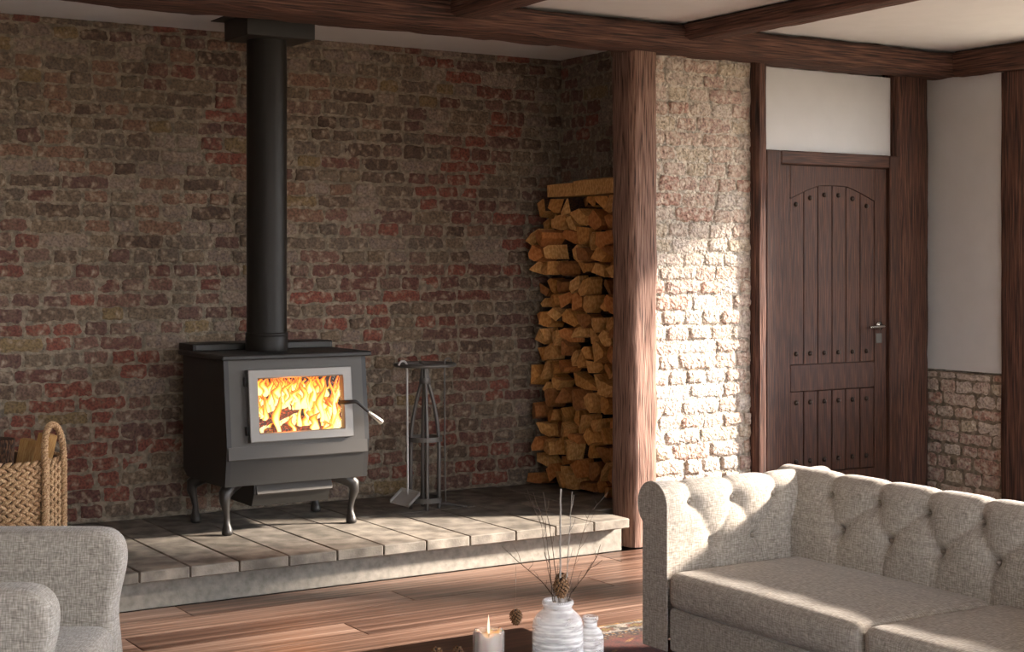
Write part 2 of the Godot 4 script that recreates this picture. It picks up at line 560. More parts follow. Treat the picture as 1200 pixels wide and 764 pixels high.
func shell() -> void:
	# --- floor of planks
	var floor_ := structure("floor", "brown wooden plank floor with long streaky boards in front of the hearth", "floor")
	obj("subfloor", boxm(Vector3(8.6, 0.1, 9.6)), M.soot, floor_, W(2.75, -0.066, 2.7))
	var r := RandomNumberGenerator.new()
	r.seed = 5
	var n := 6.012
	var row := 0
	var joints := {0: 2.145, 1: 3.027, 2: 3.90, 3: 2.6, 4: 3.4}
	while n > -1.9:
		var x := -1.3
		var w := 0.2105
		if joints.has(row): x = joints[row] - 4.2
		else: x = -1.3 - r.randf() * 1.5
		while x < 6.8:
			var L := 2.1 if joints.has(row) else r.randf_range(1.7, 2.6)
			var x0 := maxf(x, -1.35)
			var x1 := minf(x + L, 6.8)
			x += L
			if x1 - x0 < 0.05: continue
			var st := begin(false)
			box(st, Vector3.ZERO, Vector3(x1 - x0 - 0.0035, 0.018, w - 0.0025), 0.0018)
			var o := obj("plank", done(st), M.planks[r.randi() % M.planks.size()], floor_)
			o.position = W((x0 + x1) / 2, -0.009, n - w / 2)
		n -= w
		row += 1
	# --- brick walls
	var behind := func(p: Vector3) -> bool:
		var q := to_px(p)
		if q.x > 296 and q.x < 330 and q.y > 40 and q.y < 400: return false
		if q.x > 225 and q.x < 422 and q.y > 412 and q.y < 555: return false
		if q.x > 648: return false
		if q.x < 48 and q.y > 560: return false
		return true
	var wb := structure("wall_back", "weathered red and brown brick wall behind the stove", "wall")
	obj("core", boxm(Vector3(6.4, 2.9, 0.25)), M.mortar, wb, W(1.85, 1.3, 7.22 + 0.145))
	brick_wall(wb, W(-1.2, 0.168, 7.22), Vector3.RIGHT, 6.06, 2.40, Vector3(0, 0, 1), M.tones, M.mortar, 0.0715, 0.009, 300, behind, 41)
	var wa := structure("wall_alcove", "short brick return wall behind the firewood stack", "wall")
	obj("core", boxm(Vector3(0.2, 2.9, 1.03)), M.mortar, wa, W(4.865 + 0.1, 1.3, 6.71))
	brick_wall(wa, W(4.85, 0.0, 7.21), Vector3(0, 0, 1), 1.02, 2.568, Vector3(-1, 0, 0), M.tones, M.mortar, 0.0715, 0.008, 300, func(p): return p.y > 1.8, 42)
	var wp := structure("wall_pier", "pale sunlit rough brick pier between the timber post and the door", "wall")
	obj("core", boxm(Vector3(0.655, 2.45, 0.05)), M.mortar, wp, W(4.978, 1.22, 6.165))
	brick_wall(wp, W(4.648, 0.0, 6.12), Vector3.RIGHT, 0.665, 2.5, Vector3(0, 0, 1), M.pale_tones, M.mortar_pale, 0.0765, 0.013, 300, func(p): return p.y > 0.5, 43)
	# --- plaster wall around the door
	var wd := structure("wall_door", "off-white plaster wall panel above the wooden door", "wall")
	obj("plaster_panel", boxm(Vector3(0.98, 0.44, 0.05)), M.plaster, wd, W(5.872, 2.225, 6.14 + 0.025))
	var wq := structure("wall_passage", "plain plaster wall closing the space behind the door", "wall")
	obj("backing", boxm(Vector3(1.9, 2.9, 0.1)), M.plaster, wq, W(6.05, 1.3, 6.45))
	# --- right wall with windows (their glass lies outside the picture)
	var wr := structure("wall_right", "white plaster wall above a low brick base, right of the corner post", "wall")
	var xw := 6.68
	var holes := [[4.1, 5.46], [1.0, 3.72], [-1.6, 0.85]]
	var sill := 0.8
	var head := 2.42
	for q in [[5.46, 6.4], [3.72, 4.1], [0.85, 1.0], [-1.95, -1.6]]:
		obj("plaster_panel", boxm(Vector3(0.2, 2.6 - sill, q[1] - q[0])), M.plaster, wr, W(xw + 0.1, (2.6 + sill) / 2, (q[0] + q[1]) / 2))
	for q in holes:
		obj("window_lintel", boxm(Vector3(0.12, 2.6 - head, q[1] - q[0])), M.plaster, wr, W(xw + 0.15, (2.6 + head) / 2, (q[0] + q[1]) / 2))
	obj("core", boxm(Vector3(0.18, 0.98, 8.35)), M.mortar_pale, wr, W(xw + 0.17, 0.3, 2.22))
	brick_wall(wr, W(xw + 0.012, 0.0, 6.4), Vector3(0, 0, 1), 0.81, 0.79, Vector3(-1, 0, 0), M.pale_tones, M.mortar, 0.074, 0.009, 300, func(_p): return true, 44)
	for i in 3:
		window_frame(i + 1, W(xw + 0.08, (sill + head) / 2, (holes[i][0] + holes[i][1]) / 2), holes[i][1] - holes[i][0], head - sill, true)
	# --- the sides of the room behind the camera
	var wl := structure("wall_left", "plain plaster wall at the left end of the room", "wall")
	obj("plaster_panel", boxm(Vector3(0.2, 2.9, 9.4)), M.plaster, wl, W(-1.3, 1.3, 2.7))
	var wf := structure("wall_front", "plaster wall with two windows facing the hearth", "wall")
	var zf := -2.0
	obj("plaster_panel", boxm(Vector3(8.4, 0.9, 0.2)), M.plaster, wf, W(2.75, 0.4, zf))
	obj("plaster_panel", boxm(Vector3(8.4, 0.4, 0.2)), M.plaster, wf, W(2.75, 2.42, zf))
	for s in [[-1.4, -0.4], [1.7, 2.2], [4.3, 6.9]]:
		obj("plaster_panel", boxm(Vector3(s[1] - s[0], 1.5, 0.2)), M.plaster, wf, W((s[0] + s[1]) / 2, 1.55, zf))
	window_frame(4, W(0.65, 1.535, zf), 2.1, 1.37, false)
	window_frame(5, W(3.25, 1.535, zf), 2.1, 1.37, false)
	var ce := structure("ceiling", "off-white plaster ceiling between the dark beams", "ceiling")
	obj("plaster_panel", boxm(Vector3(8.4, 0.12, 8.1)), M.ceiling, ce, W(2.75, 2.588 + 0.06, 1.98))
	obj("plaster_panel", boxm(Vector3(8.4, 0.12, 1.5)), M.ceiling, ce, W(2.75, 2.557 + 0.06, 6.77))
	# veranda roof outside the right-hand windows: it cuts the low sun off above head height
	var vr := structure("veranda_roof", "plain lean-to veranda roof outside the windows", "roof")
	obj("roof_slope", boxm(Vector3(3.7, 0.1, 12.0)), M.plaster, vr, W(8.65, 4.22, 2.0))

func window_frame(i: int, at: Vector3, width: float, height: float, on_side: bool) -> void:
	var w := Node3D.new()
	w.name = "window_%d" % i
	add_child(w)
	w.position = at
	if on_side: w.rotation.y = PI / 2
	w.set_meta("kind", "structure")
	tag(w, "plain timber window with a clear pane, number %d round the room" % i, "window")
	for s in [-1, 1]:
		obj("window_frame", boxm(Vector3(0.05, height, 0.07), 0.004), M.oak_y, w, Vector3(s * (width / 2 - 0.025), 0, 0))
		obj("window_frame", boxm(Vector3(width - 0.1, 0.05, 0.07), 0.004), M.oak_x, w, Vector3(0, s * (height / 2 - 0.025), 0))
	obj("pane", boxm(Vector3(width - 0.1, height - 0.1, 0.004)), M.glass, w)

func timber(called: String, label: String, category: String, at: Vector3, size: Vector3, axis: int, sd: int, group := "", wob := 0.009) -> MeshInstance3D:
	# a hewn timber: wavy faces, worn arrises; its length lies along the given axis
	var L: float = size[axis]
	var a1 := (axis + 1) % 3
	var a2 := (axis + 2) % 3
	var h1: float = size[a1] / 2
	var h2: float = size[a2] / 2
	var n := noise(sd, 1.6, 3)
	var f := noise(sd + 9, 7.0, 3)
	var st := begin()
	var g := []
	var steps := int(L / 0.045) + 2
	var loop := []
	var per := 7
	for k in 4:
		for j in per:
			var t := float(j) / per * 2 - 1
			var p: Vector2 = [Vector2(t, -1), Vector2(1, t), Vector2(-t, 1), Vector2(-1, -t)][k]
			loop.append(p)
	for i in steps + 1:
		var s := -L / 2 + L * i / steps
		var ring := PackedVector3Array()
		for q in loop:
			var p := Vector3.ZERO
			var x: float = q.x * h1
			var y: float = q.y * h2
			if absf(q.x) > 0.95 and absf(q.y) > 0.95:      # worn arris
				x *= 1.0 - 0.012 / h1
				y *= 1.0 - 0.012 / h2
			var d := n.get_noise_3d(s * 1.2, q.x * 0.6, q.y * 0.6) * wob + f.get_noise_3d(s, x * 5, y * 5) * wob * 0.55
			x += q.x * d * (1.0 if absf(q.x) > 0.95 else 0.0)
			y += q.y * d * (1.0 if absf(q.y) > 0.95 else 0.0)
			p[axis] = s
			p[a1] = x
			p[a2] = y
			ring.append(p)
		g.append(ring)
	rows(st, g, true)
	st.set_smooth_group(-1)
	for e in [0, g.size() - 1]:
		var mid := Vector3.ZERO
		poly(st, Array(g[e]), mid)
	var o := obj(called, done(st), [M.timber_x, M.timber_post if sd == 1 else M.timber_y, M.timber_z][axis], self, at)
	tag(o, label, category, group)
	return o

func timbers() -> void:
	timber("timber_post", "massive weathered timber post between the hearth alcove and the pale brick pier", "post", W(4.56, 1.235, 6.125), Vector3(0.17, 2.465, 0.185), 1, 1, "upright timbers")
	timber("timber_post", "narrow timber stud between the pale brick pier and the door frame", "post", W(5.345, 1.235, 6.10), Vector3(0.066, 2.465, 0.08), 1, 2, "upright timbers", 0.005)
	timber("timber_post", "dark knotty timber post in the corner right of the door", "post", W(6.49, 1.235, 6.15), Vector3(0.25, 2.465, 0.14), 1, 3, "upright timbers")
	timber("timber_post", "reddish timber post at the right edge, against the white side wall", "post", W(6.666, 1.225, 5.535), Vector3(0.026, 2.43, 0.155), 1, 4, "upright timbers", 0.004)
	timber("ceiling_beam", "long dark reddish beam running across the room above the hearth edge", "beam", W(2.75, 2.515, 6.03), Vector3(8.1, 0.13, 0.27), 0, 5, "ceiling beams", 0.011)
	timber("ceiling_beam", "beam along the top of the right side wall, meeting the long beam in the corner", "beam", W(6.665, 2.512, 3.1), Vector3(0.15, 0.14, 5.58), 2, 6, "ceiling beams")
	timber("ceiling_beam", "cross beam joining the long beam to the right of the sunlit pier top", "beam", W(4.785, 2.545, 3.3), Vector3(0.17, 0.088, 5.2), 2, 7, "ceiling beams", 0.007)
	timber("ceiling_beam", "cross beam joining the long beam above the space between stove and woodpile", "beam", W(3.46, 2.545, 3.3), Vector3(0.17, 0.088, 5.2), 2, 8, "ceiling beams", 0.007)

func hearth() -> void:
	var h := thing("hearth", "raised grey stone hearth with overhanging slabs under the stove", "hearth", W(1.6, 0, 6.6))
	var rel := func(x, y, n): return W(x, y, n) - h.position
	var st := begin(false)
	box(st, Vector3.ZERO, Vector3(5.62, 0.122, 1.2), 0.003)
	obj("riser", done(st), M.cement, h, rel.call(4.405 - 2.81, 0.061, 6.02 + 0.6))
	var r := RandomNumberGenerator.new()
	r.seed = 9
	var edges := [4.402, 4.19, 3.97, 3.75, 3.505, 3.28, 3.067, 2.843, 2.62, 2.397, 2.185, 1.973, 1.76, 1.54, 1.32, 1.1, 0.85, 0.6, 0.35, 0.1, -0.15, -0.4, -0.65, -0.9, -1.2]
	for i in edges.size() - 1:
		var a: float = edges[i + 1]
		var b: float = edges[i]
		var w := b - a - 0.005
		for j in 2:
			var n0: float = 5.948 if j == 0 else 6.668
			var n1: float = 6.664 if j == 0 else 7.2
			if j == 1 and i < 0: continue
			var s := begin(false)
			box(s, Vector3.ZERO, Vector3(w, 0.046, n1 - n0), 0.004)
			obj("slab", done(s), M.slabs[r.randi() % M.slabs.size()], h, rel.call((a + b) / 2, 0.145 + r.randf_range(-0.0008, 0.0008), (n0 + n1) / 2))
	# behind the post the hearth runs on below the firewood
	for j in 2:
		var s := begin(false)
		box(s, Vector3.ZERO, Vector3(0.43, 0.046, 0.46), 0.004)
		obj("slab", done(s), M.slabs[j], h, rel.call(4.62, 0.145, 6.48 + j * 0.466))

func door() -> void:
	var d := structure("door_1", "dark studded plank door with an arched panel and metal lever", "door")
	obj("jamb", boxm(Vector3(0.105, 2.005, 0.09), 0.006), M.oak_y, d, W(5.452, 1.0, 6.135))
	obj("jamb", boxm(Vector3(0.105, 2.005, 0.09), 0.006), M.oak_y, d, W(6.362, 1.0, 6.135))
	obj("head", boxm(Vector3(0.803, 0.072, 0.085), 0.006), M.oak_x, d, W(5.907, 1.967, 6.135))
	obj("door_leaf", boxm(Vector3(0.8, 1.925, 0.03)), M.soot, d, W(5.907, 0.97, 6.17))
	var zf := 6.118
	var th := 0.045
	# stiles, rails: the top rail is cut to the arch
	obj("stile", boxm(Vector3(0.085, 1.922, th), 0.003), M.oak_y, d, W(5.549, 0.968, zf + th / 2))
	obj("stile", boxm(Vector3(0.092, 1.922, th), 0.003), M.oak_y, d, W(6.2625, 0.968, zf + th / 2))
	var arch := func(x: float) -> float:
		var t := clampf(absf(x - 5.903) / 0.315, 0, 1)
		return 1.826 - 0.078 * pow(maxf(t - 0.28, 0) / 0.72, 1.25)
	var pts := PackedVector2Array([Vector2(6.2155, 1.928), Vector2(5.5925, 1.928)])
	for k in 13: pts.append(Vector2(lerpf(5.5925, 6.2155, k / 12.0), arch.call(lerpf(5.5925, 6.2155, k / 12.0))))
	var st := begin(false)
	extrude(st, pts, -zf - th, -zf)
	obj("top_rail", done(st), M.oak_y, d)
	obj("middle_rail", boxm(Vector3(0.623, 0.142, th), 0.003), M.oak_y, d, W(5.904, 0.785, zf + th / 2))
	obj("bottom_rail", boxm(Vector3(0.623, 0.26, th), 0.003), M.oak_y, d, W(5.904, 0.138, zf + th / 2))
	var e := [5.592, 5.691, 5.793, 5.898, 6.001, 6.109, 6.216]
	var knob := begin()
	lathe(knob, [Vector2(0.0135, 0.0), Vector2(0.0135, 0.004), Vector2(0.011, 0.009), Vector2(0.006, 0.012), Vector2(0.0005, 0.0128)], 14, Vector3.ZERO, Basis(Vector3.RIGHT, PI / 2))
	var km := done(knob)
	for i in 6:
		var x0: float = e[i] + (0.0015 if i == 0 else 0.0035)
		var x1: float = e[i + 1] - 0.0035
		var o := PackedVector2Array([Vector2(x0, 0.860), Vector2(x1, 0.860)])
		for k in 5:
			var x := lerpf(x1, x0, k / 4.0)
			o.append(Vector2(x, arch.call(x) - 0.004))
		var s := begin(false)
		extrude(s, o, -zf - 0.036, -zf - 0.004)
		obj("panel_plank", done(s), M.oak_y, d)
		obj("panel_plank", boxm(Vector3(x1 - x0, 0.438, 0.032), 0.002), M.oak_y, d, W((x0 + x1) / 2, 0.492, zf + 0.02))
		var top: float = arch.call((e[i] + e[i + 1]) / 2) - 0.052
		for y in [top, 0.916, 0.653, 0.337]:
			obj("stud", km, M.stud, d, W((x0 + x1) / 2 - 0.006, y, zf + 0.004))
	var hd := begin()
	lathe(hd, [Vector2(0.0005, 0.012), Vector2(0.024, 0.012), Vector2(0.025, 0.008), Vector2(0.025, 0.0)], 20, W(6.245, 1.053, zf), Basis(Vector3.RIGHT, PI / 2))
	tube(hd, [W(6.245, 1.053, zf), W(6.245, 1.053, zf - 0.045), W(6.235, 1.053, zf - 0.052), W(6.13, 1.05, zf - 0.05)], [0.009, 0.009, 0.009, 0.008], 10)
	obj("lever_handle", done(hd), M.chrome, d)
	obj("key_plate", boxm(Vector3(0.045, 0.055, 0.006), 0.002), M.pewter, d, W(6.245, 0.985, zf - 0.003))

# ------------------------------------------------------------------ stove
func stove() -> void:
	var s := thing("wood_stove", "dark grey cast iron wood stove burning on the stone hearth", "stove", W(2.88, 0.168, 6.7))
	var base := s.position
	var rel := func(x, y, n): return W(x, y, n) - base
	# body shell: side profile in (n, y), drawn out along x; the firebox is open at the front
	var prof := [[6.468, 0.968], [6.425, 0.578], [6.45, 0.40], [6.60, 0.395], [6.93, 0.395], [6.985, 0.43], [6.985, 0.968]]
	var x0 := 2.53
	var x1 := 3.236
	var side := func(x: float, t: float) -> ArrayMesh:
		var o := PackedVector2Array()
		for p in prof: o.append(Vector2(-p[0], p[1]))
		var st := begin(false)
		extrude(st, o, 0, t, Transform3D(Basis(Vector3(0, 0, 1), Vector3.UP, Vector3(1, 0, 0)), Vector3(x, 0, 0) - base), false)
		return done(st)
	obj("side_panel", side.call(x0, 0.022), M.iron_dark, s)
	obj("side_panel", side.call(x1 - 0.022, 0.022), M.iron_dark, s)
	var strip := func(a, b, t: float, xa: float, xb: float) -> ArrayMesh:   # a plate between two profile points, t thick inwards
		var st := begin(false)
		var p := Vector2(-a[0], a[1])
		var q := Vector2(-b[0], b[1])
		var nn := (q - p).normalized().orthogonal() * t
		if nn.dot(Vector2(-6.7, 0.7) - p) < 0: nn = -nn
		extrude(st, PackedVector2Array([p, q, q + nn, p + nn]), xa, xb, Transform3D(Basis(Vector3(0, 0, 1), Vector3.UP, Vector3(1, 0, 0)), -base), false)
		return done(st)
	var lean := func(y: float) -> float: return 6.468 - (0.968 - y) * 0.043 / 0.39    # n of the front face at a height
	# front plate: four pieces around the door opening
	obj("front_plate", strip.call(prof[0], [lean.call(0.885), 0.885], 0.012, x0 + 0.022, x1 - 0.022), M.front, s)
	obj("front_plate", strip.call([lean.call(0.632), 0.632], prof[1], 0.012, x0 + 0.022, x1 - 0.022), M.front, s)
	obj("front_plate", strip.call([lean.call(0.885), 0.885], [lean.call(0.632), 0.632], 0.012, x0 + 0.022, 2.672), M.front, s)
	obj("front_plate", strip.call([lean.call(0.885), 0.885], [lean.call(0.632), 0.632], 0.012, 3.108, x1 - 0.022), M.front, s)
	obj("lower_front", strip.call(prof[1], prof[2], 0.012, x0 + 0.022, x1 - 0.022), M.iron, s)
	obj("bottom_plate", strip.call(prof[3], prof[4], 0.012, x0 + 0.022, x1 - 0.022), M.iron_dark, s)
	obj("bottom_plate", strip.call(prof[2], prof[3], 0.012, x0 + 0.022, x1 - 0.022), M.iron_dark, s)
	obj("back_plate", strip.call(prof[5], prof[6], 0.012, x0 + 0.022, x1 - 0.022), M.iron_dark, s)
	# ash lip: a bright-edged ledge across the lower front
	var lip := begin(false)
	extrude(lip, PackedVector2Array([Vector2(-6.438, 0.520), Vector2(-6.418, 0.519), Vector2(-6.4165, 0.523), Vector2(-6.4235, 0.578), Vector2(-6.43, 0.578)]), x0 + 0.006, x1 - 0.012, Transform3D(Basis(Vector3(0, 0, 1), Vector3.UP, Vector3(1, 0, 0)), -base), false)
	obj("ash_lip", done(lip), M.front, s)
	# top plate with its bevelled rim, and the raised back lip
	var tp := begin(false)
	box(tp, rel.call(2.883, 0.978, 6.722), Vector3(0.742, 0.022, 0.575), 0.005)
	obj("top_plate", done(tp), M.iron_dark, s)
	var bl := begin(false)
	box(bl, rel.call(2.895, 1.004, 6.962), Vector3(0.72, 0.034, 0.19), 0.003)
	obj("back_lip", done(bl), M.iron_dark, s)
	obj("lip_trim", boxm(Vector3(0.70, 0.028, 0.006), 0.002), M.iron, s, rel.call(2.895, 1.004, 6.864))
	# legs: cabriole, hip to pad foot
	for q in [[2.578, 6.55, -1, -1], [3.2, 6.55, 1, -1], [2.578, 6.95, -1, 1], [3.2, 6.95, 1, 1]]:
		var st := begin()
		var ox: float = q[2]
		var oz: float = -q[3]
		var hip := W(q[0] - ox * 0.065, 0.405, q[1] + oz * 0.05)
		var pth := [hip, W(q[0] - ox * 0.02, 0.385, q[1] + oz * 0.014), W(q[0] + ox * 0.012, 0.355, q[1] - oz * 0.01), W(q[0] + ox * 0.014, 0.325, q[1] - oz * 0.012), W(q[0] + ox * 0.006, 0.285, q[1] - oz * 0.004), W(q[0], 0.25, q[1]), W(q[0], 0.22, q[1]), W(q[0], 0.198, q[1] - 0.004), W(q[0], 0.182, q[1] - 0.008), W(q[0], 0.172, q[1] - 0.008), W(q[0], 0.168, q[1] - 0.008)]
		for i in pth.size(): pth[i] = pth[i] - base
		tube(st, pth, [0.04, 0.036, 0.03, 0.024, 0.0165, 0.014, 0.0165, 0.023, 0.026, 0.024, 0.017], 14)
		obj("leg", done(st), M.leg, s)
	# ash pan housing below
	var pan := begin(false)
	extrude(pan, PackedVector2Array([Vector2(-6.50, 0.352), Vector2(-6.53, 0.292), Vector2(-6.80, 0.292), Vector2(-6.84, 0.393), Vector2(-6.50, 0.393)]), 2.69, 3.07, Transform3D(Basis(Vector3(0, 0, 1), Vector3.UP, Vector3(1, 0, 0)), -base), false)
	obj("ash_pan", done(pan), M.iron, s)
	var pl := begin(false)
	extrude(pl, PackedVector2Array([Vector2(-6.50, 0.392), Vector2(-6.485, 0.352), Vector2(-6.492, 0.345), Vector2(-6.52, 0.36), Vector2(-6.52, 0.392)]), 2.70, 3.075, Transform3D(Basis(Vector3(0, 0, 1), Vector3.UP, Vector3(1, 0, 0)), -base), false)
	obj("pan_lip", done(pl), M.front, s)
	# fire door: a frame with bevelled edges round the glass
	var dr := Node3D.new()
	dr.name = "fire_door"
	s.add_child(dr)
	var tilt := atan(0.043 / 0.39)
	dr.transform = Transform3D(Basis(Vector3.RIGHT, -tilt), rel.call(2.887, 0.758, lean.call(0.758) - 0.012))
	var fw := 0.513
	var fh := 0.326
	var gw := 0.419
	var gh := 0.243
	var fr := begin(false)
	fr.set_smooth_group(-1)
	var loops := []
	for q in [[fw, fh, -0.013], [fw, fh, 0.018], [fw - 0.006, fh - 0.006, 0.021], [gw + 0.008, gh + 0.008, 0.021], [gw, gh, 0.016], [gw, gh, -0.013]]:
		loops.append(PackedVector3Array([Vector3(-q[0] / 2, -q[1] / 2, q[2]), Vector3(q[0] / 2, -q[1] / 2, q[2]), Vector3(q[0] / 2, q[1] / 2, q[2]), Vector3(-q[0] / 2, q[1] / 2, q[2])]))
	loops.append(loops[0])
	rows(fr, loops, true, true)
	obj("door_frame", done(fr), M.nickel, dr)
	obj("glass_pane", boxm(Vector3(gw, gh, 0.004)), M.stove_glass, dr, Vector3(0, 0, 0.004))
	for y in [-0.11, 0.11]:
		var hg := begin()
		lathe(hg, [Vector2(0, -0.02), Vector2(0.008, -0.02), Vector2(0.008, 0.02), Vector2(0, 0.02)], 12, Vector3(-fw / 2 - 0.006, y, 0.0))
		obj("hinge", done(hg), M.iron_dark, dr)
	var hs := begin()
	tube(hs, [rel.call(3.09, 0.757, 6.425), rel.call(3.10, 0.760, 6.385), rel.call(3.139, 0.762, 6.37), rel.call(3.15, 0.755, 6.368), rel.call(3.205, 0.708, 6.362)], [0.009, 0.009, 0.009, 0.008, 0.007], 10)
	obj("handle_rod", done(hs), M.iron_dark, s)
	var hg2 := begin()
	tube(hg2, [rel.call(3.200, 0.713, 6.363), rel.call(3.215, 0.700, 6.361), rel.call(3.262, 0.663, 6.358), rel.call(3.268, 0.658, 6.358)], [0.009, 0.011, 0.0155, 0.012], 14)
	obj("handle_grip", done(hg2), M.chrome, s)
	# firebox lining
	var fb := begin(false)
	box(fb, rel.call(2.887, 0.755, 6.86), Vector3(0.60, 0.36, 0.02))
	box(fb, rel.call(2.887, 0.585, 6.66), Vector3(0.60, 0.02, 0.38))
	box(fb, rel.call(2.887, 0.925, 6.66), Vector3(0.60, 0.02, 0.38))
	box(fb, rel.call(2.58, 0.755, 6.66), Vector3(0.02, 0.36, 0.38))
	box(fb, rel.call(3.194, 0.755, 6.66), Vector3(0.02, 0.36, 0.38))
	obj("firebox", done(fb), M.soot, s)
	fire()
	# flue
	var f := thing("flue_pipe", "tall matt black flue pipe rising from the stove to the ceiling", "pipe", W(2.855, 0.989, 6.745))
	var st2 := begin()
	lathe(st2, [Vector2(0.0945, 0.0), Vector2(0.0945, 1.47)], 48)
	obj("pipe", done(st2), M.pipe, f)
	var co := begin()
	lathe(co, [Vector2(0.099, 0.0), Vector2(0.1, 0.003), Vector2(0.1, 0.062), Vector2(0.0985, 0.065), Vector2(0.0985, 0.07), Vector2(0.1, 0.072), Vector2(0.1, 0.085), Vector2(0.0945, 0.087)], 48)
	obj("collar", done(co), M.pipe, f)
	for a in [0.6, 1.9]:
		var sc := begin()
		lathe(sc, [Vector2(0.0035, 0.0), Vector2(0.003, 0.003), Vector2(0.0003, 0.004)], 8, Vector3(cos(a) * 0.1, 0.045, sin(a) * 0.1), Basis(Vector3(sin(a), 0, -cos(a)), -PI / 2))
		obj("screw", done(sc), M.chrome, f)
	var cb := begin(false)
	box(cb, Vector3(0.006, 1.515, 0.02), Vector3(0.342, 0.098, 0.28), 0.003)
	obj("ceiling_box", done(cb), M.iron, f)
	obj("ceiling_plate", boxm(Vector3(0.44, 0.004, 0.38)), M.iron_dark, f, Vector3(0.006, 1.5655, 0.02))

func fire() -> void:
	# flame colours: white-yellow core, orange flanks, red tips
	var n := 48
	var im := Image.create(n, n, false, Image.FORMAT_RGB8)
	for y in n:
		for x in n:
			var v := float(y) / (n - 1)
			var u := absf(float(x) / (n - 1) * 2 - 1)          # the strand's middle is hottest
			var heat := clampf(1.15 - 0.75 * v - 0.45 * u * u, 0, 1)
			var c := hexc("6a1401").lerp(hexc("f2680a"), smoothstep(0.0, 0.4, heat)).lerp(hexc("ffb52e"), smoothstep(0.35, 0.62, heat)).lerp(hexc("fff0a8"), smoothstep(0.58, 0.9, heat))
			im.set_pixel(x, y, c)
	var fm := plain(Color.BLACK, 1.0)
	fm.emission_enabled = true
	fm.emission = Color.WHITE
	fm.emission_operator = BaseMaterial3D.EMISSION_OP_MULTIPLY
	fm.emission_texture = ImageTexture.create_from_image(im)
	fm.emission_energy_multiplier = 1.7
	var em := plain(hexc("1a0e0a"), 1.0)
	em.uv1_triplanar = true
	em.uv1_scale = Vector3(9, 9, 9)
	em.emission_enabled = true
	em.emission = Color.WHITE
	em.emission_operator = BaseMaterial3D.EMISSION_OP_MULTIPLY
	em.emission_texture = ntex(noise(61, 0.03, 4), 256, [[0.0, Color.BLACK], [0.48, Color.BLACK], [0.56, hexc("5d0d02")], [0.64, hexc("e8480a")], [0.8, hexc("ffb23a")], [1.0, hexc("ffe69a")]])
	em.emission_energy_multiplier = 0.9
	var lm := plain(hexc("3a2418"), 1.0)
	lm.uv1_triplanar = true
	lm.uv1_scale = Vector3(7, 12, 12)
	lm.emission_enabled = true
	lm.emission = Color.WHITE
	lm.emission_operator = BaseMaterial3D.EMISSION_OP_MULTIPLY
	lm.emission_texture = ntex(noise(62, 0.03, 4), 256, [[0.0, hexc("1e0a04")], [0.55, hexc("3a1206")], [0.66, hexc("8a1c06")], [0.78, hexc("f0500c")], [1.0, hexc("ff9a2e")]])
	var r := RandomNumberGenerator.new()
	r.seed = 77
	# embers, then three charred logs
	var st := begin()
	for k in 60:
		var p := W(r.randf_range(2.64, 3.14), 0.6 + r.randf_range(0.0, 0.03), r.randf_range(6.5, 6.78))
		var s := r.randf_range(0.014, 0.03)
		lathe(st, [Vector2(0.001, -s), Vector2(s * 0.9, -s * 0.4), Vector2(s, s * 0.3), Vector2(s * 0.4, s * 0.8), Vector2(0.001, s)], 6, p, Basis(Vector3.RIGHT, r.randf() * 3))
	var bed := obj("ember_bed", done(st), em)
	tag(bed, "bed of glowing embers on the floor of the stove", "fire")
	bed.set_meta("kind", "stuff")
	for l in [[W(2.70, 0.665, 6.52), W(2.91, 0.73, 6.53), 0.026, "charred log leaning across the left of the fire"], [W(2.80, 0.637, 6.51), W(3.06, 0.625, 6.53), 0.018, "charred log lying low at the front of the fire"], [W(2.68, 0.640, 6.60), W(3.1, 0.66, 6.66), 0.028, "charred log lying at the back of the fire"]]:
		var ls := begin()
		var path := []
		for i in 7: path.append((l[0] as Vector3).lerp(l[1], i / 6.0) + Vector3(0, r.randf_range(-0.004, 0.004), 0))
		tube(ls, path, [l[2], l[2] * 1.06, l[2] * 0.97, l[2] * 1.04, l[2], l[2] * 1.03, l[2] * 0.94], 9)
		var o := obj("burning_log", done(ls), lm)
		tag(o, l[3], "firewood")
	var tongues := thing("flame", "tall yellow and orange flames filling the stove glass", "fire", W(2.887, 0.6, 6.6))
	var ts := begin()
	for k in 120:
		var x := r.randf_range(2.665, 3.11)
		var nn := r.randf_range(6.478, 6.54) if k % 2 else r.randf_range(6.54, 6.74)
		var y := r.randf_range(0.60, 0.80)
		var L := r.randf_range(0.09, 0.24) if k % 3 else r.randf_range(0.05, 0.1)
		L = minf(L, 0.885 - y)
		var wd := r.randf_range(0.010, 0.024)
		var ph := r.randf() * TAU
		var fq := r.randf_range(3.0, 6.5)
		var g := []
		var segs := 12
		for i in segs + 1:
			var t := float(i) / segs
			var c := W(x + sin(ph + t * fq) * 0.024 * t + sin(ph * 2 + t * 11) * 0.006, y + L * t, nn) - tongues.position
			var w := wd * (pow(sin(PI * pow(clampf(t * 0.96 + 0.04, 0, 1), 0.6)), 0.8) + 0.02) * (1 + 0.3 * sin(t * 9 + ph))
			var ring := PackedVector3Array()
			for j in 8:
				var a := TAU * j / 8
				ring.append(c + Vector3(cos(a) * w, 0, sin(a) * w * 0.45))
			g.append(ring)
		# uv: across the strand and along it
		for i in segs:
			for j in 8:
				var k2 := (j + 1) % 8
				var q := [g[i][j], g[i][k2], g[i + 1][k2], g[i + 1][j]]
				var vv := [float(i) / segs, float(i) / segs, float(i + 1) / segs, float(i + 1) / segs]
				var uu := [cos(TAU * j / 8.0), cos(TAU * k2 / 8.0), cos(TAU * k2 / 8.0), cos(TAU * j / 8.0)]
				for o in [0, 2, 1, 0, 3, 2]:
					ts.set_uv(Vector2(uu[o] * 0.5 + 0.5, vv[o]))
					ts.add_vertex(q[o])
	var fl := obj("flame_tongues", done(ts), fm, tongues)
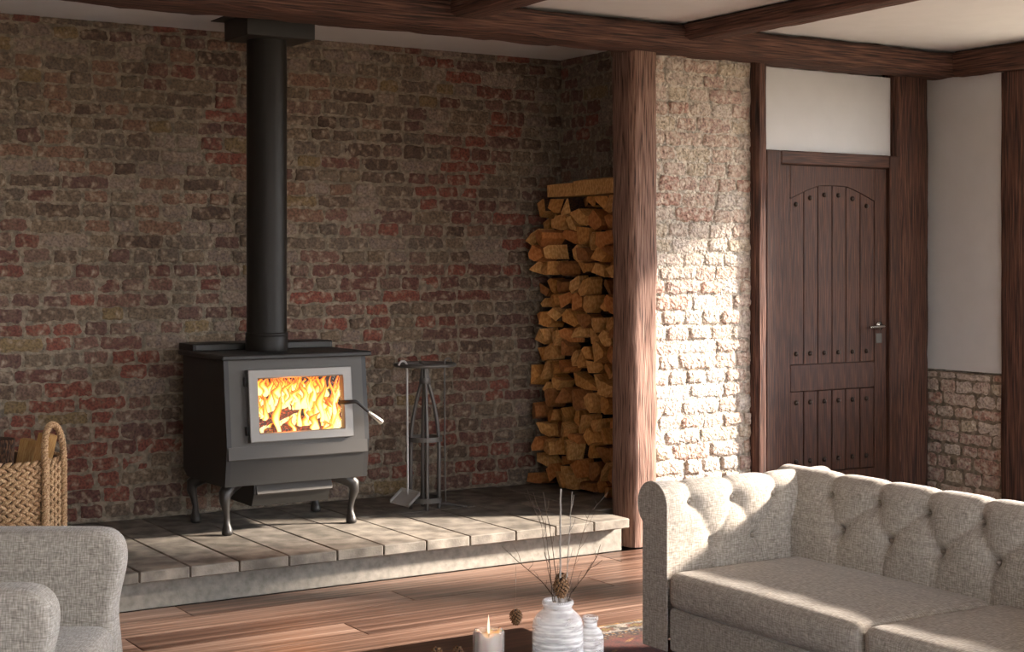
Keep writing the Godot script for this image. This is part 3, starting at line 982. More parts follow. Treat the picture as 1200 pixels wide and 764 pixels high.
	fl.set_meta("kind", "stuff")
	var li := OmniLight3D.new()
	li.name = "fire_light"
	li.light_color = Color(1.0, 0.55, 0.2)
	li.light_energy = 0.12
	li.light_size = 0.06
	li.omni_range = 12.0
	li.omni_attenuation = 2.0
	li.shadow_enabled = true
	li.position = W(2.887, 0.78, 6.475)
	add_child(li)

# ------------------------------------------------------------------ tools
func tools() -> void:
	var cx := 3.705
	var cn := 6.736
	var t := thing("tool_stand", "grey wrought iron fireside tool stand with four bowed legs, right of the stove", "tool stand", W(cx, 0.168, cn))
	var rad := 0.072
	for k in 4:
		var a := k * PI / 2 + 0.35
		var dir := Vector3(cos(a), 0, sin(a))
		var st := begin()
		var pth := []
		for p in [[rad, 0.0], [rad, 0.12], [rad, 0.30], [rad * 0.98, 0.36], [rad * 0.86, 0.44], [rad * 0.6, 0.54], [rad * 0.3, 0.62], [rad * 0.2, 0.66], [rad * 0.17, 0.715]]:
			pth.append(dir * p[0] + Vector3(0, p[1], 0))
		tube(st, pth, [0.0095], 10)
		obj("leg", done(st), M.pewter, t)
	for q in [[0.048, rad + 0.012, "base_ring"], [0.352, rad + 0.012, "middle_ring"]]:
		var st := begin()
		var g := []
		for i in 33:
			var a := TAU * i / 32
			var d := Vector3(cos(a), 0, sin(a))
			g.append(PackedVector3Array([d * (q[1] - 0.004) + Vector3(0, q[0] - 0.012, 0), d * (q[1] + 0.004) + Vector3(0, q[0] - 0.012, 0), d * (q[1] + 0.004) + Vector3(0, q[0] + 0.012, 0), d * (q[1] - 0.004) + Vector3(0, q[0] + 0.012, 0)]))
		st.set_smooth_group(-1)
		rows(st, g, true)
		obj(q[2], done(st), M.pewter, t)
	var cl := begin()
	lathe(cl, [Vector2(0.026, 0.628), Vector2(0.029, 0.634), Vector2(0.029, 0.652), Vector2(0.026, 0.658)], 20)
	obj("collar", done(cl), M.pewter, t)
	var tr := begin()
	tube(tr, ring_path(Vector3(0, 0.724, 0), 0.15, 40), [0.0095], 10, false)
	for k in 2:
		var a := k * PI / 2 + 0.35
		tube(tr, [Vector3(cos(a), 0, sin(a)) * -0.15 + Vector3(0, 0.724, 0), Vector3(0, 0.722, 0), Vector3(cos(a), 0, sin(a)) * 0.15 + Vector3(0, 0.724, 0)], [0.007], 8)
	obj("top_ring", done(tr), M.pewter, t)
	# shovel hanging at the left
	var s := thing("fire_shovel", "small ash shovel hanging from the left of the tool stand", "shovel", W(3.588, 0.25, 6.70))
	var ss := begin()
	var hook := []
	for i in 9:
		var a := PI * i / 8.0
		hook.append(Vector3(-0.028 + 0.022 * cos(a), 0.645 + 0.022 * sin(a), 0))
	hook.reverse()
	tube(ss, hook + [Vector3(-0.004, 0.60, 0), Vector3(-0.002, 0.3, 0), Vector3(0, 0.02, 0), Vector3(-0.005, 0.0, 0.01)], [0.0055], 8)
	obj("handle_rod", done(ss), M.steel, s)
	var b := begin(false)
	var wide := Vector3(CS, 0, SN)
	var ahead := (Vector3(-SN, 0, CS) * 0.85 - wide * 0.42 - Vector3.UP * 0.38)
	ahead = (ahead - wide * ahead.dot(wide) * 0.0).normalized()
	var over := ahead.cross((wide - ahead * wide.dot(ahead)).normalized())
	var place := Transform3D(Basis((wide - ahead * wide.dot(ahead)).normalized(), over, ahead), Vector3(-0.01, 0.0, 0.02))
	box(b, place * Vector3(0, 0, 0.03), Vector3(0.10, 0.003, 0.12), 0.0, place.basis)
	for sg in [-1, 1]: box(b, place * Vector3(sg * 0.05, 0.008, 0.03), Vector3(0.005, 0.018, 0.12), 0.0, place.basis)
	box(b, place * Vector3(0, 0.008, -0.03), Vector3(0.10, 0.018, 0.004), 0.0, place.basis)
	obj("blade", done(b), M.steel, s)
	# poker at the right
	var p := thing("fire_poker", "thin fire poker with a bent foot at the right of the tool stand", "poker", W(3.80, 0.168, 6.70))
	var ps := begin()
	hook = []
	for i in 9:
		var a := PI * i / 8.0
		hook.append(Vector3(0.018 - 0.02 * cos(a), 0.735 + 0.02 * sin(a), 0))
	hook.reverse()
	tube(ps, hook + [Vector3(-0.002, 0.7, 0), Vector3(0.0, 0.3, 0), Vector3(0.003, 0.03, 0)], [0.0045], 8)
	obj("shaft", done(ps), M.pewter, p)
	var pf := begin()
	tube(pf, [Vector3(-0.03, 0.022, -0.02), Vector3(0.003, 0.024, 0.0), Vector3(0.05, 0.014, 0.035), Vector3(0.09, 0.009, 0.065)], [0.006, 0.008, 0.007, 0.004], 8)
	obj("foot", done(pf), M.pewter, p)

# ------------------------------------------------------------------ firewood
const WORDS := ["first", "second", "third", "fourth", "fifth", "sixth", "seventh", "eighth", "ninth", "tenth", "eleventh", "twelfth", "thirteenth", "fourteenth", "fifteenth", "sixteenth", "seventeenth", "eighteenth", "nineteenth", "twentieth", "twenty-first", "twenty-second", "twenty-third", "twenty-fourth"]

func woodpile() -> void:
	var r := RandomNumberGenerator.new()
	r.seed = 19
	var tone_words := ["tan", "orange-brown", "pale", "brown", "golden"]
	var top := 1.765
	var y0 := 0.172
	var n_rows := 18
	var n_cols := 8
	var zmin := -7.185
	var zmax := -6.26
	# jittered rows of sites; each log is the cell nearest to its site, trimmed so that gaps stay
	var sites := []
	for i in n_rows:
		for j in n_cols:
			var p := Vector2(zmin + (zmax - zmin) * (j + 0.5 + (0.25 if i % 2 else -0.25)) / n_cols, y0 + (top - y0) * (i + 0.5) / n_rows)
			sites.append(p + Vector2(r.randf_range(-0.036, 0.036), r.randf_range(-0.026, 0.026)))
	for k in sites.size():
		var p: Vector2 = sites[k]
		var cell := PackedVector2Array([Vector2(zmin, y0), Vector2(zmax, y0), Vector2(zmax, top), Vector2(zmin, top)])
		for m in sites.size():
			var q: Vector2 = sites[m]
			if m == k or p.distance_to(q) > 0.32: continue
			cell = clip(cell, (p + q) / 2, (q - p).normalized())
		# split faces: slice off a side or two
		if r.randf() < 0.55:
			var a := r.randf() * TAU
			cell = clip(cell, p + Vector2(cos(a), sin(a)) * r.randf_range(0.012, 0.03), Vector2(cos(a), sin(a)))
		for q in 2:
			var a := r.randf() * TAU
			cell = clip(cell, p + Vector2(cos(a), sin(a)) * r.randf_range(0.03, 0.05), Vector2(cos(a), sin(a)))
		var mid := Vector2.ZERO
		for q in cell: mid += q
		mid /= cell.size()
		var pts := []
		for q in cell: pts.append(mid + (q - mid) * 0.9 + (mid - q).normalized() * 0.001)
		var tone := r.randi() % 5
		var out := r.randf_range(-0.05, 0.04)
		if mid.y > 1.3 and mid.y < 1.6 and mid.x < -6.95: out -= 0.08
		split_log(pts, 4.665 + out, 4.838, tone, r, "%s log, %s row above the hearth, %s from back wall in the woodpile" % [tone_words[tone], WORDS[k / n_cols], WORDS[k % n_cols]])
	# two long splits lie across the top
	for q in [[7.05, 6.80, "long pale split log lying on top of the woodpile, nearer the back wall", 0.078], [6.795, 6.36, "long pale split log lying on top of the woodpile, nearer the post", 0.09]]:
		var st := begin(false)
		var o := PackedVector2Array([Vector2(4.65, 0), Vector2(4.77, 0.0), Vector2(4.775, q[3] * 0.8), Vector2(4.72, q[3]), Vector2(4.648, q[3] * 0.86)])
		extrude(st, o, -(q[0] as float), -(q[1] as float), Transform3D(Basis(), Vector3(-4.7, 0, (q[0] + q[1]) / 2)))
		var l := obj("split_log", done(st), M.log_ends[2], self, W(4.7, top + 0.002, (q[0] + q[1]) / 2))
		tag(l, q[2], "firewood", "split logs stacked in the alcove")

func clip(cell: PackedVector2Array, on: Vector2, away: Vector2) -> PackedVector2Array:
	var out := PackedVector2Array()
	for i in cell.size():
		var a := cell[i]
		var b := cell[(i + 1) % cell.size()]
		var da := (a - on).dot(away)
		var db := (b - on).dot(away)
		if da <= 0: out.append(a)
		if (da < 0 and db > 0) or (da > 0 and db < 0): out.append(a.lerp(b, da / (da - db)))
	return out

func split_log(pts: Array, x0: float, x1: float, tone: int, r: RandomNumberGenerator, label: String) -> void:
	# drawn along x; the end at x0 faces the room
	var n := pts.size()
	var mid := Vector2.ZERO
	for p in pts: mid += p
	mid /= n
	var at := Vector3((x0 + x1) / 2, mid.y, mid.x)
	var st := begin(false)
	var sl := Vector2(r.randf_range(-0.5, 0.5), r.randf_range(-0.4, 0.4))
	var g := []
	for i in 3:
		var ring := PackedVector3Array()
		for p in pts:
			var q: Vector2 = p
			var x := lerpf(x0, x1, i / 2.0)
			if i == 0:
				x += (q - mid).dot(sl)
				q = mid + (q - mid) * 0.94
			ring.append(Vector3(x, q.y, q.x) - at)
		g.append(ring)
	var cen := Vector3((x0 + x1) / 2, mid.y, mid.x) - at
	# end face: a fan around a slightly proud heart
	var heart := Vector3(x0 - 0.004, mid.y, mid.x) - at
	var ends := begin(false)
	for k in n:
		poly(ends, [heart, g[0][k], g[0][(k + 1) % n]], cen)
		poly(ends, [g[0][k], g[0][(k + 1) % n], g[1][(k + 1) % n], g[1][k]], cen) if k < n - 1 else poly(st, [g[0][k], g[0][(k + 1) % n], g[1][(k + 1) % n], g[1][k]], cen)
		poly(st, [g[1][k], g[1][(k + 1) % n], g[2][(k + 1) % n], g[2][k]], cen)
	poly(st, Array(g[2]), cen)
	var am := done(ends)
	st.index()
	st.generate_normals()
	st.commit(am)
	var o := MeshInstance3D.new()
	o.name = numbered("split_log", self)
	o.mesh = am
	o.set_surface_override_material(0, M.log_ends[tone])
	o.set_surface_override_material(1, M.bark)
	o.position = at
	o.rotation = Vector3(r.randf_range(-0.06, 0.06), r.randf_range(-0.05, 0.05), r.randf_range(-0.03, 0.03))
	add_child(o)
	tag(o, label, "firewood", "split logs stacked in the alcove")

func basket() -> void:
	var c := W(1.608, 0.168, 6.664)
	var b := thing("wicker_basket", "round braided straw basket of firewood behind the armchair", "basket", c)
	var R := 0.245
	var H := 0.40
	var wall := begin()
	lathe(wall, [Vector2(0.001, 0.004), Vector2(R - 0.02, 0.004), Vector2(R - 0.006, 0.02), Vector2(R - 0.006, H), Vector2(R - 0.016, H), Vector2(R - 0.016, 0.02), Vector2(0.001, 0.015)], 48)
	obj("basket_wall", done(wall), plain(hexc("5a4330"), 0.95), b)
	# plaited strands: tilted lobes, alternate columns leaning the other way
	var weave := begin()
	var cols := 40
	var rowsn := 21
	var lobe := begin()
	lathe(lobe, [Vector2(0.0005, -0.5), Vector2(0.26, -0.36), Vector2(0.42, -0.1), Vector2(0.42, 0.12), Vector2(0.25, 0.36), Vector2(0.0005, 0.5)], 7)
	var lm := done(lobe)
	for j in rowsn:
		for i in cols:
			var a := TAU * (i + (0.5 if j % 2 else 0.0)) / cols
			var lean := 0.5 if j % 2 else -0.5
			var y := 0.022 + j * (H - 0.024) / (rowsn - 1)
			var out := Vector3(cos(a), 0, sin(a))
			var side := Vector3(-sin(a), 0, cos(a))
			var basis := Basis(side, Vector3.UP, -out)
			var q := basis * Basis(Vector3(0, 0, 1), PI / 2 + lean + rng.randf_range(-0.08, 0.08)) * Basis.from_scale(Vector3(0.026, 0.055, 0.026)) * Basis(Vector3.UP, rng.randf())
			weave.append_from(lm, 0, Transform3D(q, out * (R - 0.002) + Vector3(0, y, 0)))
	var wv := obj("plaited_strands", merged(weave), M.straw, b)
	wv.set_meta("kind", "stuff")
	# handles: a twisted rope up each side and over in a loop, with a plaited strap between
	for sd in [-0.86, PI - 0.86]:
		var hn := Node3D.new()
		hn.name = numbered("rope_handle", b)
		b.add_child(hn)
		hn.rotation.y = sd
		var hw := 0.068
		var line := []
		for i in 12: line.append(Vector3(R + 0.016, 0.03 + (H - 0.03) * i / 11.0, hw))
		for i in range(1, 14):
			var a := PI * i / 14.0
			line.append(Vector3(R + 0.016 - 0.012 * sin(a), H + 0.155 * pow(sin(a), 0.7), hw * cos(a)))
		for i in 12: line.append(Vector3(R + 0.016, 0.03 + (H - 0.03) * (11 - i) / 11.0, -hw))
		var cv := Curve3D.new()
		for p in line: cv.add_point(p)
		var total := cv.get_baked_length()
		for strand in 3:
			var st := begin()
			var pth := []
			var rad := []
			var cnt := int(total / 0.008)
			for i in cnt + 1:
				var s := total * i / cnt
				var p := cv.sample_baked(s)
				var dir := (cv.sample_baked(minf(s + 0.004, total)) - cv.sample_baked(maxf(s - 0.004, 0))).normalized()
				var u := Vector3.RIGHT
				var v := dir.cross(u)
				var ang := s * 120.0 + TAU * strand / 3
				pth.append(p + (u * cos(ang) + v * sin(ang)) * 0.0075)
				rad.append(0.0085)
			tube(st, pth, rad, 6)
			obj("rope_strand", done(st), M.straw, hn)
		var strap := begin()
		for j in 22:
			for k in 4:
				var q := Basis(Vector3.UP, PI / 2) * Basis(Vector3(0, 0, 1), PI / 2 + (0.7 if (k + j) % 2 else -0.7)) * Basis.from_scale(Vector3(0.022, 0.034, 0.014))
				strap.append_from(lm, 0, Transform3D(q, Vector3(R + 0.012, 0.03 + j * 0.0168, -0.04 + k * 0.026)))
		var sp := obj("plaited_strap", merged(strap), M.straw, hn)
		sp.set_meta("kind", "stuff")
	# logs standing in the basket; world places of foot and head, radius
	var logs := [
		[Vector3(1.47, 0.20, 6.62), Vector3(1.455, 0.665, 6.57), 0.045, 0, "pale split log at the left edge of the frame in the straw basket"],
		[Vector3(1.58, 0.20, 6.57), Vector3(1.60, 0.668, 6.545), 0.052, 1, "rough bark-covered log standing in the straw basket"],
		[Vector3(1.665, 0.20, 6.71), Vector3(1.735, 0.645, 6.66), 0.036, 2, "brown split log leaning right beside the bark log in the straw basket"],
		[Vector3(1.70, 0.20, 6.60), Vector3(1.80, 0.672, 6.575), 0.045, 3, "pale split log leaning against the rope handle of the straw basket"],
		[Vector3(1.55, 0.20, 6.77), Vector3(1.53, 0.62, 6.78), 0.05, 4, "split log standing at the back of the straw basket"]]
	for l in logs:
		var p0 := W(l[0].x - 0.014, l[0].y, l[0].z + 0.009)
		var p1 := W(l[1].x - 0.014, l[1].y, l[1].z + 0.009)
		var t := thing("basket_log", l[4], "firewood", p0, "logs standing in the straw basket")
		var yax := (p1 - p0).normalized()
		var xax := yax.cross(Vector3(0.3, 0, 1)).normalized()
		t.basis = Basis(xax, yax, xax.cross(yax))
		var st := begin(l[3] == 1)
		var L := p0.distance_to(p1)
		var o := PackedVector2Array()
		var rr := RandomNumberGenerator.new()
		rr.seed = 50 + l[3]
		var cnt := 14 if l[3] == 1 else 5
		for k in cnt:
			var a := TAU * k / cnt + 0.5
			o.append(Vector2(cos(a), sin(a)) * l[2] * rr.randf_range(0.86, 1.08))
		extrude(st, o, 0, L, Transform3D(Basis(Vector3.RIGHT, -PI / 2), Vector3.ZERO), l[3] == 1, 0.004)
		obj("wood", done(st), M.bark_y if l[3] == 1 else M.split_y, t)

# ------------------------------------------------------------------ sofa
func tuft(u: float, v: float, buttons: Array, pleats: Array) -> float:
	var d := 0.0
	for b in buttons:
		var q: float = (Vector2(u, v) - b).length_squared()
		d += 0.020 * exp(-q / (0.014 * 0.014)) + 0.012 * exp(-q / (0.045 * 0.045))
	for p in pleats:
		var a: Vector2 = p[0]
		var c: Vector2 = p[1]
		var near := Geometry2D.get_closest_point_to_segment(Vector2(u, v), a, c)
		var q := (Vector2(u, v) - near).length_squared()
		d += 0.005 * exp(-q / (0.008 * 0.008)) + 0.006 * exp(-q / (0.03 * 0.03))
	return d

func padded(profile: Array, start: float, stop: float, place: Callable, buttons: Array, pleats: Array, steps: int) -> ArrayMesh:
	# profile points [a, y, na, ny] swept along a length; the padding is pulled in at the buttons
	var st := begin()
	var arc := [0.0]
	for i in range(1, profile.size()):
		arc.append(arc[i - 1] + Vector2(profile[i][0] - profile[i - 1][0], profile[i][1] - profile[i - 1][1]).length())
	var g := []
	for k in steps + 1:
		var u := lerpf(start, stop, float(k) / steps)
		var row := PackedVector3Array()
		for i in profile.size():
			var p: Array = profile[i]
			var d := tuft(u, arc[i], buttons, pleats)
			row.append(place.call(p[0] - p[2] * d, p[1] - p[3] * d, u))
		g.append(row)
	var c0: Vector3 = g[0][0]
	var probe: Vector3 = (g[0][1] - c0).cross(g[1][0] - c0)
	var outward: Vector3 = place.call(profile[0][2], profile[0][3], 0) - place.call(0, 0, 0)
	rows(st, g, false, probe.dot(outward) < 0)
	return done(st)

func roll_profile(base_a: float, lean: float, y0: float, y1: float, rad: float, dirn: float) -> Array:
	# inner face up, over a roll that hangs outwards, and down the outer face
	var out := []
	for i in 24:
		var t := i / 24.0
		out.append([base_a + lean * t * t * dirn, lerpf(y0, y1, t), -dirn, 0.0])
	var top := base_a + lean * dirn
	for i in 29:
		var a := PI * 1.28 * i / 28.0
		out.append([top + dirn * (rad - rad * cos(a)), y1 + rad * sin(a), -dirn * cos(a), sin(a)])
	var last: Array = out[-1]
	for i in range(1, 9):
		out.append([last[0], lerpf(last[1], 0.105, i / 8.0), dirn, 0.0])
	return out

func sofa() -> void:
	var s := thing("sofa", "beige linen button-tufted sofa with rolled arms on the right", "sofa", W(3.5, 0, 3.2))
	var base := s.position
	var bst := begin()
	lathe(bst, [Vector2(0.008, -0.004), Vector2(0.008, 0.001), Vector2(0.0055, 0.0035), Vector2(0.0004, 0.005)], 12)
	var button := done(bst)
	var xs := 3.149
	# far arm (runs along x) and near arm, mirror images
	for k in 2:
		var far: bool = k == 0
		var prof := roll_profile(4.047 if far else 2.19, 0.0, 0.30, 0.582, 0.078, 1.0 if far else -1.0)
		var bt := []
		var pl := []
		var ya := 0.282      # arc of the upper row of buttons
		for i in 4: bt.append(Vector2(3.268 + i * 0.191, ya + 0.01))
		for i in 3: bt.append(Vector2(3.363 + i * 0.191, ya - 0.135))
		for i in 4:
			pl.append([bt[i], Vector2(bt[i].x, ya + 0.19)])
			if i < 3:
				pl.append([bt[i], bt[4 + i]])
				pl.append([bt[i + 1], bt[4 + i]])
				pl.append([bt[4 + i], Vector2(bt[4 + i].x, 0.0)])
		var place := func(a, y, u): return W(u, y, a) - base
		var am := padded(prof, xs, 3.93, place, bt, pl, 100)
		obj("arm", am, M.linen, s)
		# front panel of the arm, edged with piping
		var o := PackedVector2Array()
		for p in prof: o.append(Vector2(-p[0], p[1]))
		o.append(Vector2(-prof[0][0], 0.105))
		var st := begin()
		var pz := Transform3D(Basis(Vector3(0, 0, 1), Vector3.UP, Vector3(1, 0, 0)), -base)
		extrude(st, o, xs - 0.004, xs + 0.0015, pz, true, 0.0025)
		obj("arm_front", done(st), M.linen, s)
		var pp := begin()
		var path := []
		for p in o: path.append(pz * Vector3(p.x, p.y, xs - 0.001))
		path.append(path[0])
		tube(pp, path, [0.0042], 6, false)
		obj("piping", done(pp), M.linen, s)
		for i in bt.size():
			var q: Vector2 = bt[i]
			var dirn := 1.0 if far else -1.0
			var o2 := obj("button", button, M.linen, s, W(q.x, 0.30 + q.y, (4.047 if far else 2.19) + dirn * 0.036) - base)
			o2.basis = Basis(Vector3.RIGHT, dirn * PI / 2)
	# back, running along n
	var prof := roll_profile(3.70, 0.035, 0.30, 0.588, 0.08, 1.0)
	var bt := []
	var pl := []
	var ya := 0.29
	for i in 9: bt.append(Vector2(3.908 - i * 0.2205, ya + 0.01))
	for i in 9: bt.append(Vector2(3.837 - i * 0.222 + 0.0, ya - 0.108))
	for i in 9:
		pl.append([bt[i], Vector2(bt[i].x, ya + 0.2)])
		pl.append([bt[i], bt[9 + i]])
		if i > 0: pl.append([bt[i], bt[8 + i]])
		pl.append([bt[9 + i], Vector2(bt[9 + i].x, 0.0)])
	var place := func(a, y, u): return W(a, y, u) - base
	obj("back", padded(prof, 4.19, 2.06, place, bt, pl, 240), M.linen, s)
	for q in bt:
		if q.x < 2.2: continue
		var t: float = clampf(q.y / 0.288, 0, 1)
		var o3 := obj("button", button, M.linen, s, W(3.70 + 0.035 * t * t + 0.036, 0.30 + q.y, q.x) - base)
		o3.basis = Basis(Vector3(0, 0, 1), PI / 2)
	# seat cushions, rail, feet
	for k in 2:
		var n1 := 4.04 if k == 0 else 3.146
		var n0 := 3.152 if k == 0 else 2.2
		var cm := rounded(Vector3(0.292, 0.062, (n1 - n0) / 2), 0.034, Vector3(0.012, 0.016, 0.004), 22)
		obj("seat_cushion", cm, M.linen, s, W(3.146 + 0.286, 0.31, (n1 + n0) / 2) - base)
	var rl := begin(false)
	box(rl, W(3.43, 0.176, 3.115) - base, Vector3(0.55, 0.142, 1.86), 0.008)
	obj("seat_rail", done(rl), M.linen, s)
	var bp := begin(false)
	box(bp, W(3.87, 0.30, 3.12) - base, Vector3(0.06, 0.39, 2.1), 0.005)
	obj("back_panel", done(bp), M.linen, s)
	for q in [[3.22, 4.10], [3.82, 4.10], [3.22, 2.16], [3.82, 2.16]]:
		var f := begin()
		lathe(f, [Vector2(0.02, 0.008), Vector2(0.03, 0.055), Vector2(0.032, 0.115)], 14, W(q[0], 0, q[1]) - base)
		lathe(f, [Vector2(0.001, 0.0085), Vector2(0.02, 0.008)], 14, W(q[0], 0, q[1]) - base)
		obj("foot", done(f), M.oak_y, s)

func armchair() -> void:
	# faces right across the picture; its own x points forwards, its own z towards the viewer
	var c := thing("armchair", "pale grey linen armchair at the lower left corner", "armchair")
	c.transform = Transform3D(Basis(Vector3(CS, 0, SN), Vector3.UP, Vector3(-SN, 0, CS)) * Basis(Vector3.UP, 0.045), W(1.116, 0, 4.115))
	var sil := PackedVector2Array()
	var cv := Curve2D.new()
	# side outline of an arm: back, flat top, rounded front, waist, foot flare
	cv.add_point(Vector2(-0.72, 0.06), Vector2.ZERO, Vector2.ZERO)
	cv.add_point(Vector2(0.104, 0.06), Vector2.ZERO, Vector2(0.0, 0.05))
	cv.add_point(Vector2(0.101, 0.25), Vector2(0.003, -0.05), Vector2(-0.003, 0.045))
	cv.add_point(Vector2(0.091, 0.375), Vector2(-0.001, -0.04), Vector2(0.003, 0.06))
	cv.add_point(Vector2(0.117, 0.53), Vector2(-0.002, -0.05), Vector2(0.002, 0.055))
	cv.add_point(Vector2(0.038, 0.619), Vector2(0.055, 0.0), Vector2(-0.08, 0.002))
	cv.add_point(Vector2(-0.40, 0.622), Vector2(0.1, 0.0), Vector2(-0.1, 0))
	cv.add_point(Vector2(-0.72, 0.62), Vector2(0.1, 0.0), Vector2.ZERO)
	cv.bake_interval = 0.005
	for i in 140: sil.append(cv.sample_baked(cv.get_baked_length() * i / 140.0))
	for z in [-0.42, 0.38]:
		var st := begin()
		extrude(st, sil, z - 0.062, z + 0.062, Transform3D(), true, 0.026)
		obj("arm", done(st), M.linen, c)
	var sm := rounded(Vector3(0.40, 0.07, 0.335), 0.045, Vector3(0.012, 0.012, 0.0), 16)
	obj("seat_cushion", sm, M.linen, c, Vector3(-0.30, 0.285, -0.02))
	obj("seat_base", rounded(Vector3(0.39, 0.08, 0.33), 0.02), M.linen, c, Vector3(-0.31, 0.135, -0.02))
	obj("backrest", rounded(Vector3(0.10, 0.32, 0.41), 0.06, Vector3(0.02, 0.01, 0)), M.linen, c, Vector3(-0.70, 0.48, -0.02))
	for q in [[0.03, -0.40], [0.03, 0.36], [-0.66, -0.40], [-0.66, 0.36]]:
		var f := begin()
		lathe(f, [Vector2(0.001, 0.0), Vector2(0.016, 0.0), Vector2(0.022, 0.07)], 12, Vector3(q[0], 0, q[1]))
		obj("foot", done(f), M.oak_y, c)

# ------------------------------------------------------------------ rug, table and what stands on it
func rug() -> void:
	var w := 512
	var h := 512
	var im := Image.create(w, h, false, Image.FORMAT_RGB8)
	var n := noise(71, 0.06, 3)
	var f := noise(72, 0.4, 2)
	var cream := hexc("a99f92")
	var gold := hexc("a87a3c")
	var red := hexc("6d2c20")
	var dark := hexc("2b1c1c")
	var olive := hexc("8a7a2c")
	for y in h:
		for x in w:
			# distance to the nearest edge, in centimetres, of a rug 200 cm by 200 cm
			var ex := minf(x, w - 1 - x) * 200.0 / w
			var ey := minf(y, h - 1 - y) * 200.0 / h
			var e := minf(ex, ey)
			var s := (y if ex < ey else x) * 200.0 / w
			var c := red
			if e < 1.6: c = gold if fmod(s, 2.0) < 1.4 else hexc("7a4a26")
			elif e < 11.5:
				c = cream
				# leafy scroll: alternate blossoms and leaves along a wave
				var mid := 6.5 + 2.0 * sin(s * 0.42)
				if absf(e - mid) < 0.5: c = hexc("5a4a34")
				var cell := fmod(s, 15.0) - 7.5
				var q := Vector2(cell, (e - 6.4) * 1.5)
				var pr := q.length() + sin(atan2(q.y, q.x) * 6.0) * 0.8
				if pr < 4.2: c = hexc("7a3a24")
				if pr < 2.7: c = olive
				if pr < 1.2: c = gold
				var cell2 := fmod(s + 7.5, 15.0) - 7.5
				var q2 := Vector2(cell2 * 0.6, e - 8.6 + cell2 * 0.25)
				if q2.length() < 1.5: c = hexc("4c3a2e")
				var q3 := Vector2((cell2 + 2.0) * 0.7, e - 4.2)
				if q3.length() < 1.1: c = hexc("6a5a2a")
			elif e < 15.0:
				c = dark
				if absf(e - 13.2) < 0.7 and fmod(s, 3.0) < 1.3: c = gold
				if (e < 12.1 or e > 14.4) and fmod(s, 1.6) < 0.8: c = cream
			elif e < 20.0:
				c = hexc("6a3a22")
				if (Vector2(fmod(s, 7.0) - 3.5, e - 17.5)).length() < 1.6: c = dark
				if (Vector2(fmod(s, 7.0) - 3.5, e - 17.5)).length() < 0.9: c = gold
			else:
				if fmod(s * 0.7 + e, 13.0) < 2.0 and fmod(e, 11.0) < 4.0: c = hexc("9a6a34")
			var k := 0.62 + 0.22 * n.get_noise_2d(x, y) + 0.3 * f.get_noise_2d(x, y)
			im.set_pixel(x, y, Color(c.r * k, c.g * k, c.b * k))
	var m := plain(Color.WHITE, 0.98)
	m.albedo_texture = ImageTexture.create_from_image(im)
	var r := thing("rug", "patterned oriental rug with cream flower border beside the sofa", "rug", W(2.65, 0, 3.79))
	var st := begin(false)
	var a := 2.0
	for q in [[0, 0], [1, 0], [1, 1], [0, 0], [1, 1], [0, 1]]:
		st.set_uv(Vector2(q[0], q[1]))
		st.add_vertex(Vector3((q[0] - 0.5) * a, 0.009, (q[1] - 0.5) * a))
	obj("pile", done(st), m, r)
	obj("backing", boxm(Vector3(a, 0.008, a)), plain(hexc("7a5a3a"), 0.95), r, Vector3(0, 0.0045, 0))

func table() -> void:
	var t := thing("coffee_table", "dark brown wooden coffee table at the bottom of the picture", "table", W(1.6, 0, 3.19))
	var top := begin(false)
	box(top, Vector3(0, 0.362, 0), Vector3(1.395, 0.036, 0.85), 0.003)
	obj("table_top", done(top), M.table, t)
	for sx in [-1, 1]:
		for sz in [-1, 1]:
			obj("leg", boxm(Vector3(0.06, 0.336, 0.06), 0.004), M.oak_y, t, Vector3(sx * 0.64, 0.177, sz * 0.37))

func pinecone(at: Vector3, L: float, rad: float, tilt: Basis, label: String) -> Node3D:
	var p := thing("pinecone", label, "pinecone", at, "")
	p.basis = tilt
	var core := begin()
	lathe(core, [Vector2(0.0005, 0), Vector2(rad * 0.6, L * 0.1), Vector2(rad * 0.78, L * 0.35), Vector2(rad * 0.5, L * 0.75), Vector2(0.0005, L * 0.97)], 12)
	obj("core", done(core), M.cone_dark, p)
	var sc := begin()
	var one := begin()
	lathe(one, [Vector2(0.0005, -0.5), Vector2(0.4, -0.3), Vector2(0.5, 0.1), Vector2(0.3, 0.42), Vector2(0.0005, 0.5)], 6)
	var om := done(one)
	var cnt := 80
	for i in cnt:
		var v := (i + 0.5) / cnt
		var a := i * 2.39996
		var rr := rad * (0.25 + 0.75 * pow(sin(PI * pow(v, 0.72)), 0.8)) * 0.92
		var out := Vector3(cos(a), 0, sin(a))
		var basis := Basis(Vector3(-sin(a), 0, cos(a)), (Vector3.UP * 0.75 + out * 0.66).normalized(), Vector3(cos(a), -0.9, sin(a)).normalized())
		sc.append_from(om, 0, Transform3D(basis * Basis.from_scale(Vector3(rad * 0.40, rad * 0.46, rad * 0.16)), out * rr + Vector3(0, L * (0.04 + 0.9 * v), 0)))
	var so := obj("scales", merged(sc), M.cone, p)
	so.set_meta("kind", "stuff")
	return p

